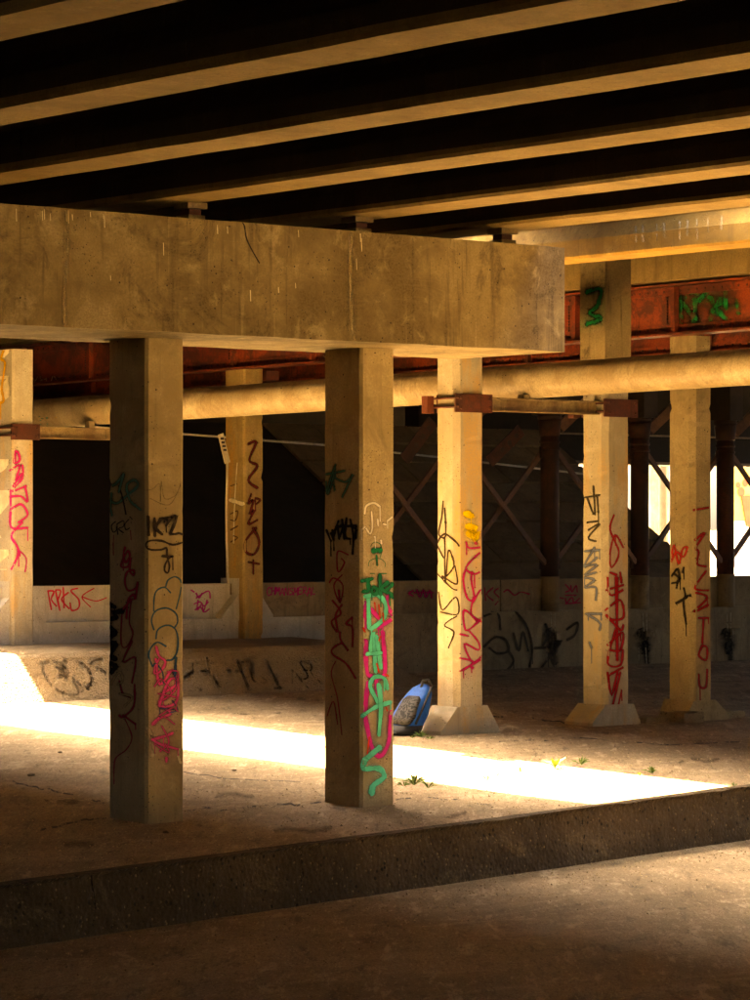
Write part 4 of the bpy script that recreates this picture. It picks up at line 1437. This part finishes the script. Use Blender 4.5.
# rightmost column
strokes('graffiti_tag', C5, BV['c5'], 'G', [[(50, 330), (60, 270), (80, 350), (95, 290), (115, 280), (100, 320), (70, 300), (50, 340)]], (0.38, 0.02, 0.02), 7, 0.25, 0.2, 'small red curl')
strokes('graffiti_tag', C5, BV['c5'], 'G', [[(50, 400), (75, 370), (80, 420), (50, 430)], [(60, 390), (85, 410)], [(100, 365), (95, 385)], [(70, 450), (75, 420)], [(100, 450), (105, 490), (65, 515), (130, 480), (100, 500), (110, 600)]], (0.03, 0.02, 0.01), 9, 0.25, 0.25, 'black angular tag')
strokes('graffiti_tag', C5, BV['c5'], 'G', [[(145, 250), (185, 220), (150, 280), (160, 300), (155, 350), (190, 360)], [(190, 380), (145, 450), (200, 460)], [(150, 470), (195, 490), (140, 550), (200, 520)], [(160, 575), (200, 575)], [(180, 580), (175, 680)], [(175, 690), (160, 730), (190, 750), (195, 700), (175, 690)], [(160, 810), (165, 860), (190, 860), (195, 790)], [(140, 125), (200, 115)]], (0.3, 0.012, 0.018), 8, 0.25, 0.2, 'thin red vertical script')
# column at the left edge
strokes('graffiti_tag', C0, BV['c0'], 'H', [[(60, 465), (55, 510), (75, 500), (68, 470), (58, 470)], [(40, 540), (75, 520), (60, 580), (85, 550), (50, 600)], [(85, 520), (85, 570), (42, 620), (100, 600)], [(42, 640), (80, 640), (105, 660), (95, 600)], [(42, 690), (80, 670), (105, 710), (70, 740)], [(42, 700), (45, 760), (105, 760)], [(85, 740), (45, 790), (70, 850), (45, 920)], (4, [(75, 850), (100, 880), (95, 930)])], (0.52, 0.02, 0.17), 9, 0.25, 0.2, 'magenta vertical tag')
strokes('graffiti_tag', C0, BV['c0'], 'H', [[(5, 60), (20, 60), (5, 110), (20, 130), (8, 220), (15, 270), (3, 280)]], (0.75, 0.38, 0.02), 9, 0.25, 0.2, 'yellow orange letters', NU)
strokes('paint_patch', C0, BV['c0'], 'H', [(60, [(12, 40), (14, 300), (12, 560), (12, 900)])], (0.78, 0.68, 0.45), 60, 0.2, 0.15, 'painted sunlight glow on the side face', NU, 0.0012)  # cream patch puts bounced sunlight into the colour of this face
# amber wall column
strokes('paint_patch', C6, BV['c6'], 'P', [[(175, 560), (178, 700), (170, 790)]], (0.55, 0.2, 0.01), 50, 0.45, 0.4, 'orange paint patch')
strokes('graffiti_tag', C6, BV['c6'], 'P', [(12, [(205, 370), (190, 420), (215, 400), (200, 470), (220, 450), (190, 520), (235, 500)]), (14, [(230, 540), (180, 600), (180, 660), (220, 670), (245, 610), (215, 540)]), [(225, 390), (250, 400), (230, 420)], (8, [(215, 700), (215, 770)]), (8, [(190, 710), (245, 720)]), (14, [(190, 120), (230, 110), (195, 200), (235, 230), (190, 300), (235, 340)])], (0.12, 0.015, 0.012), 8, 0.3, 0.3, 'dark red graffiti')
strokes('graffiti_tag', C6, BV['c6'], 'P', [[(105, 330), (135, 320)], [(105, 410), (140, 410)], [(105, 470), (140, 455), (130, 500), (105, 500)], [(105, 550), (140, 530)], [(105, 610), (140, 590), (120, 580)]], (0.12, 0.06, 0.02), 6, 0.3, 0.35, 'thin brown letters')
strokes('paint_patch', C6, BV['c6'], 'P', [(6, [(138, 215), (130, 330), (122, 500), (120, 615)]), (24, [(105, 400), (165, 420)])], (0.7, 0.6, 0.4), 6, 0.3, 0.4, 'pale paint drip')
# bank
DKB = (0.13, 0.092, 0.05)
strokes('graffiti_tag', BANK, BV['bank'], 'I', [[(250, 660), (260, 730), (330, 820), (420, 850), (460, 830), (400, 720), (330, 660), (270, 660)], [(330, 690), (400, 745), (340, 740)], [(380, 650), (440, 700), (460, 780), (520, 820)], [(400, 640), (500, 680), (540, 770), (480, 830)], [(600, 640), (540, 660), (530, 730), (580, 800)], [(570, 690), (620, 720)]], DKB, 16, 0.45, 0.5, 'faded bubble letters', None, 0.006)
strokes('graffiti_tag', BANK, BV['bank'], 'J', [[(65, 120), (80, 190), (110, 265)], [(135, 90), (145, 150), (105, 155)], [(145, 155), (200, 235)], [(20, 185), (60, 160)], [(285, 100), (310, 160), (345, 245)], [(240, 150), (310, 160)], (7, [(350, 150), (440, 210), (370, 205), (355, 150)]), [(310, 110), (350, 110), (360, 150)], [(430, 100), (500, 240)], [(340, 245), (510, 240)], (7, [(540, 110), (600, 190), (640, 180), (600, 110), (650, 120), (655, 150), (620, 150)]), (7, [(560, 150), (640, 240)]), (7, [(650, 160), (710, 220)])], DKB, 13, 0.45, 0.4, 'faded angular letters', None, 0.006)
# wall
strokes('graffiti_tag', WALL, BV['wbase'], 'K', [[(350, 175), (390, 140), (430, 150), (440, 190), (400, 200), (370, 180)], [(440, 190), (460, 230), (430, 270)], [(465, 40), (510, 100), (530, 180), (520, 250)], [(460, 125), (480, 190), (495, 120), (515, 190)], [(570, 170), (590, 130), (580, 90)], [(540, 180), (600, 175), (640, 150), (560, 260)], [(590, 200), (620, 260)], [(660, 110), (700, 85), (690, 130), (660, 150)], [(350, 60), (400, 50), (410, 110)]], (0.05, 0.035, 0.02), 9, 0.35, 0.3, 'large black outlined letters', None, 0.012)
strokes('graffiti_tag', WALL, BV['panel'], 'I', [[(280, 240), (300, 350)], [(280, 240), (315, 245), (300, 290), (330, 330)], [(325, 240), (350, 355)], [(325, 235), (355, 240), (340, 290)], [(370, 220), (375, 340)], [(400, 250), (360, 290), (405, 345)], [(455, 225), (415, 240), (460, 290), (460, 340), (420, 355), (410, 310)], (6, [(550, 225), (480, 275), (530, 335)]), (6, [(480, 275), (560, 300), (625, 280)])], (0.52, 0.015, 0.05), 8, 0.25, 0.2, 'red letters RPKS with an arrow')
strokes('graffiti_tag', WALL, BV['panel'], 'L', [[(80, 265), (95, 290), (110, 265)], [(80, 290), (140, 255), (150, 290)], [(70, 320), (100, 310), (120, 330), (140, 310)], [(75, 350), (100, 335), (120, 360), (145, 345)], [(90, 300), (85, 350), (110, 320), (115, 360), (135, 300)], [(55, 250), (70, 260)]], (0.5, 0.015, 0.27), 6, 0.3, 0.2, 'small magenta stacked letters')
GLY = {'C': [[(1, 0.15), (0.5, 0), (0.05, 0.5), (0.5, 1), (1, 0.85)]], 'H': [[(0.1, 0), (0.1, 1)], [(0.9, 0), (0.9, 1)], [(0.1, 0.5), (0.9, 0.45)]],
       'M': [[(0, 1), (0.15, 0), (0.5, 0.7), (0.85, 0), (1, 1)]], 'A': [[(0, 1), (0.5, 0), (1, 1)], [(0.2, 0.65), (0.8, 0.65)]], 'N': [[(0.05, 1), (0.1, 0), (0.85, 1), (0.9, 0)]],
       'S': [[(0.95, 0.1), (0.3, 0.05), (0.1, 0.35), (0.8, 0.6), (0.8, 0.9), (0.05, 0.95)]], 'E': [[(0.9, 0), (0.1, 0.05), (0.1, 1), (0.9, 0.95)], [(0.1, 0.5), (0.7, 0.5)]],
       'R': [[(0.1, 1), (0.1, 0), (0.8, 0.15), (0.7, 0.45), (0.15, 0.5), (0.9, 1)]], 'L': [[(0.1, 0), (0.1, 1), (0.8, 0.95)]]}
rx = random.Random(8)
txt = []
for i, ch in enumerate('CHMANSMERAL'):
    xo, yo, sy = 432 + i * 22.5, 238 + rx.uniform(-3, 4), rx.uniform(32, 42)
    for st in GLY[ch]:
        txt.append([(xo + x * 19 + (1 - y) * 3, yo + y * sy) for x, y in st])
strokes('graffiti_tag', WALL, BV['panel'], 'L', txt, (0.42, 0.012, 0.16), 5, 0.3, 0.25, 'long magenta scrawl')
strokes('graffiti_tag', WALL, BV['panel'], 'N', [[(400, 115), (420, 140), (400, 150)], [(425, 120), (430, 150), (450, 120), (455, 150)], [(400, 165), (450, 165)], [(400, 180), (405, 200), (430, 175), (440, 200), (465, 180)], [(365, 175), (390, 180)], [(400, 205), (470, 200)], [(20, 130), (25, 190)], [(60, 130), (30, 160), (60, 190)], [(90, 130), (65, 150), (90, 180), (70, 210)], [(110, 150), (130, 140), (160, 165), (190, 150), (230, 160)]], (0.34, 0.01, 0.05), 6, 0.3, 0.25, 'red letters between the steel columns')
strokes('graffiti_tag', WALL, BV['panel'], 'K', [[(85, -35), (70, -25), (85, -15)], [(90, -28), (160, -28)], [(100, -38), (112, -10), (124, -38), (134, -10), (148, -36), (156, -8)]], (0.3, 0.01, 0.09), 6, 0.3, 0.3, 'dim red letters with an arrow')
# stains below the steel columns
for px, py in ((551, 640), (643, 640), (727, 640)):
    strokes('drip_stain', WALL, BV['wbase'], '0', [(17, [(px - 1, py - 6), (px + 1, py + 1), (px, py + 8)]), (9, [(px + 2, py + 4), (px + 3, py + 22)])], (0.03, 0.021, 0.012), 10, 0.5, 0.75, None, None, 0.014)
    strokes('drip_stain', WALL, BV['wbase'], '0', [(2.2, [(px - 1, 613), (px, 631)]), (1.3, [(px + 3, 613), (px + 3, 634)]), (1.5, [(px + 2, py + 8), (px + 3, py + 26)]), (1.2, [(px - 5, py + 8), (px - 5, py + 20)])], (0.4, 0.33, 0.22), 3, 0.5, 0.7, None, None, 0.013)
# pipe, beam, girder lettering
strokes('graffiti_tag', PIPE, BV['pipe'], 'H', [[(140, 340), (125, 345), (140, 355), (125, 365)], [(152, 335), (155, 362)], [(168, 335), (155, 350), (175, 362)], [(180, 335), (182, 360)], [(180, 345), (195, 342)], [(180, 358), (196, 355)], (4, [(122, 330), (150, 370), (170, 360)])], (0.05, 0.25, 0.22), 8, 0.35, 0.3, 'teal letters on the pipe')
strokes('graffiti_tag', PIPE, BV['pipe'], 'H', [[(200, 330), (205, 360)], [(200, 332), (215, 335), (205, 348)], [(222, 360), (228, 325), (250, 360)]], (0.65, 0.42, 0.02), 11, 0.35, 0.3, 'yellow letters on the pipe', None, 0.006)
strokes('graffiti_tag', PIPE, BV['pipe'], 'H', [[(350, 290), (368, 335)], [(352, 292), (385, 338), (380, 285)], [(412, 262), (390, 300), (410, 330)]], (0.025, 0.015, 0.01), 6, 0.25, 0.2, 'black letters on the pipe')
strokes('graffiti_tag', PIPE, BV['pipe'], '0', [(1.2, [(272, 388), (276, 384), (280, 389), (284, 384), (289, 388)]), (1.2, [(294, 388), (300, 384), (305, 390), (311, 385)]), (2, [(265, 394), (268, 398)]), (1.2, [(502, 378), (504, 373), (506, 376)])], (0.08, 0.05, 0.025), 1.4, 0.3, 0.4, 'small dark scribbles on the pipe')
strokes('graffiti_tag', BM2, BV['beam18'], 'H', [[(230, 412), (230, 388), (243, 390), (243, 400), (230, 402)], [(249, 412), (249, 390), (262, 410), (262, 388)], [(269, 412), (269, 388), (282, 390), (282, 400), (269, 402)]], (0.02, 0.014, 0.01), 4, 0.2, 0.0, 'black letters PNP', None, 0.004, 1.0)
strokes('graffiti_tag', RG1, BV['rg1a'], 'H', [[(125, 182), (135, 195), (145, 178)], [(135, 195), (132, 208)], [(155, 178), (160, 206)], [(175, 175), (180, 204)], [(158, 193), (178, 188)], [(195, 204), (205, 176), (222, 202)]], (0.6, 0.5, 0.4), 4, 0.3, 0.3, 'chalk white letters', None, 0.02)
strokes('graffiti_tag', RG1, BV['rg1'], 'O', [[(485, 150), (490, 235)], [(490, 155), (545, 220)], [(545, 150), (540, 235)], [(600, 140), (630, 190), (670, 230)], [(640, 160), (600, 220)], [(655, 95), (660, 180)], [(470, 90), (510, 100)], (26, [(560, 150), (590, 120)]), (20, [(700, 150), (705, 200)]), (34, [(490, 110), (560, 120)]), (30, [(610, 190), (640, 150)])], (0.0, 0.26, 0.07), 28, 0.35, 0.45, 'bright green spray letters', None, 0.02)
# white leak stains on the fascia girder, cap streaks and cracks
rl = random.Random(5)
lk = []
for x in (636, 643, 657, 664, 680, 688, 697, 708, 722):
    y0 = 302 - 0.118 * x
    lk.append((rl.uniform(2, 6), [(x, y0), (x + rl.uniform(-0.5, 1), y0 + rl.uniform(12, 22))]))
tag(strokes('leak_stain', FASCIA, BV['g5'], '0', lk, (0.55, 0.44, 0.26), 4, 0.5, 0.9, 'white leak stains', None, 0.0025, 1.2, 0.55), kind='stuff')
rnd = random.Random(11)
drips = []
for x in (16, 42, 44, 50, 66, 68, 72, 90, 103, 104, 217, 227, 250, 298, 360, 361, 163, 110, 295, 278, 356):
    y0 = 203 + 0.079 * x + rnd.uniform(2, 8) + (rnd.uniform(20, 60) if x in (163, 250, 295, 110, 278, 356) else 0)
    drips.append((rnd.uniform(0.6, 1.1), [(x, y0), (x + 0.3, y0 + rnd.uniform(4, 13))]))
strokes('drip_mark', CAP, BV['cap'], '0', drips, (0.62, 0.52, 0.34), 1, 0.3, 0.2, 'small white drips')
strokes('crack', CAP, BV['cap'], '0', [[(240, 218), (244, 226), (246, 238), (251, 249), (259, 263)]], (0.03, 0.02, 0.012), 1.1, 0.2, 0.1, 'thin dark crack')
strokes('form_joint', CAP, BV['cap'], '0', [(9, [(65, 209), (66, 250), (64, 300), (65, 324)]), (8, [(351, 232), (350, 280), (353, 338)])], (0.3, 0.225, 0.11), 8, 0.5, 0.9, 'pale vertical joint', None, 0.0025, 1.1, 0.6)
# cracks, joints and stains on the ground
rc = random.Random(17)


def jag(pts, n=5, amp=1.0):
    out = []
    for p, q in zip(pts, pts[1:]):
        for i in range(n):
            t = i / n
            out.append((p[0] + (q[0] - p[0]) * t + rc.uniform(-1, 1), p[1] + (q[1] - p[1]) * t + rc.uniform(-amp, amp)))
    return out + [pts[-1]]


for pts, wd in (([(183, 812), (205, 808), (228, 810), (250, 806), (275, 803), (300, 805), (326, 801)], 1.5), ([(0, 778), (30, 786), (60, 792), (92, 800), (107, 804)], 1.2),
                ([(396, 800), (425, 797), (455, 800), (500, 806)], 1.0), ([(40, 830), (85, 820), (106, 818)], 1.5), ([(490, 716), (520, 717), (560, 722), (575, 723)], 1.1), ([(184, 772), (240, 780), (300, 782)], 0.7),
                ([(500, 742), (580, 738), (660, 744), (740, 742)], 0.8), ([(180, 748), (230, 756)], 0.6)):
    strokes('crack', PLAT, BV['platform'], '0', [jag(pts)], (0.03, 0.02, 0.012), wd, 0.25, 0.15, None, None, 0.003)
for x, y, L, wd in ((60, 800, 40, 9), (240, 795, 46, 7), (90, 845, 70, 10), (300, 830, 60, 8), (620, 735, 60, 6), (540, 705, 70, 5), (250, 715, 60, 4), (440, 815, 50, 6), (700, 760, 40, 5)):
    strokes('ground_stain', PLAT, BV['platform'], '0', [[(x - L / 2, y + 2), (x - L / 5, y - 1), (x + L / 5, y + 1.5), (x + L / 2, y - 2)]], (0.09, 0.06, 0.03), wd, 0.5, 0.8, None, None, 0.0025, 1.4, 0.55)
strokes('crack', KERB, BV['kerb'], '0', [jag([(582, 812), (584, 830), (581, 858)], 4, 2), jag([(300, 850), (303, 870), (301, 893)], 4, 2), jag([(92, 876), (95, 900), (94, 925)], 4, 2)], (0.02, 0.013, 0.008), 1.2, 0.25, 0.2, None, None, 0.004)
strokes('leak_stain', G1, BV['g1'], '0', [(5, [(21, 132), (22, 158)]), (4, [(75, 132), (77, 152)]), (3, [(104, 135), (104, 150)]), (3, [(80, 168), (81, 196)]), (4, [(187, 150), (190, 172)])], (0.3, 0.22, 0.11), 4, 0.5, 0.8, None, None, 0.0025, 1.3, 0.6)
for i, (x, y, sz, n) in enumerate(((404, 786, 0.07, 8), (420, 781, 0.06, 6), (560, 771, 0.07, 7), (497, 776, 0.05, 6), (640, 776, 0.05, 6), (430, 739, 0.06, 8), (412, 738, 0.05, 6), (735, 786, 0.05, 6))):
    weed(x, y, sz, n, ('small weed tuft left of the largest green weed', 'small tuft behind the largest green weed', 'tuft just right of the yellow green weed', 'tiny sprig between the flat weed and the seedling',
                       'tiny sprig left of the low weed at right', 'tuft of moss at the front corner of the pale column foot', 'tuft of moss under the backpack edge', 'sprig at the kerb tip of the sunlit strip')[i], 40 + i)
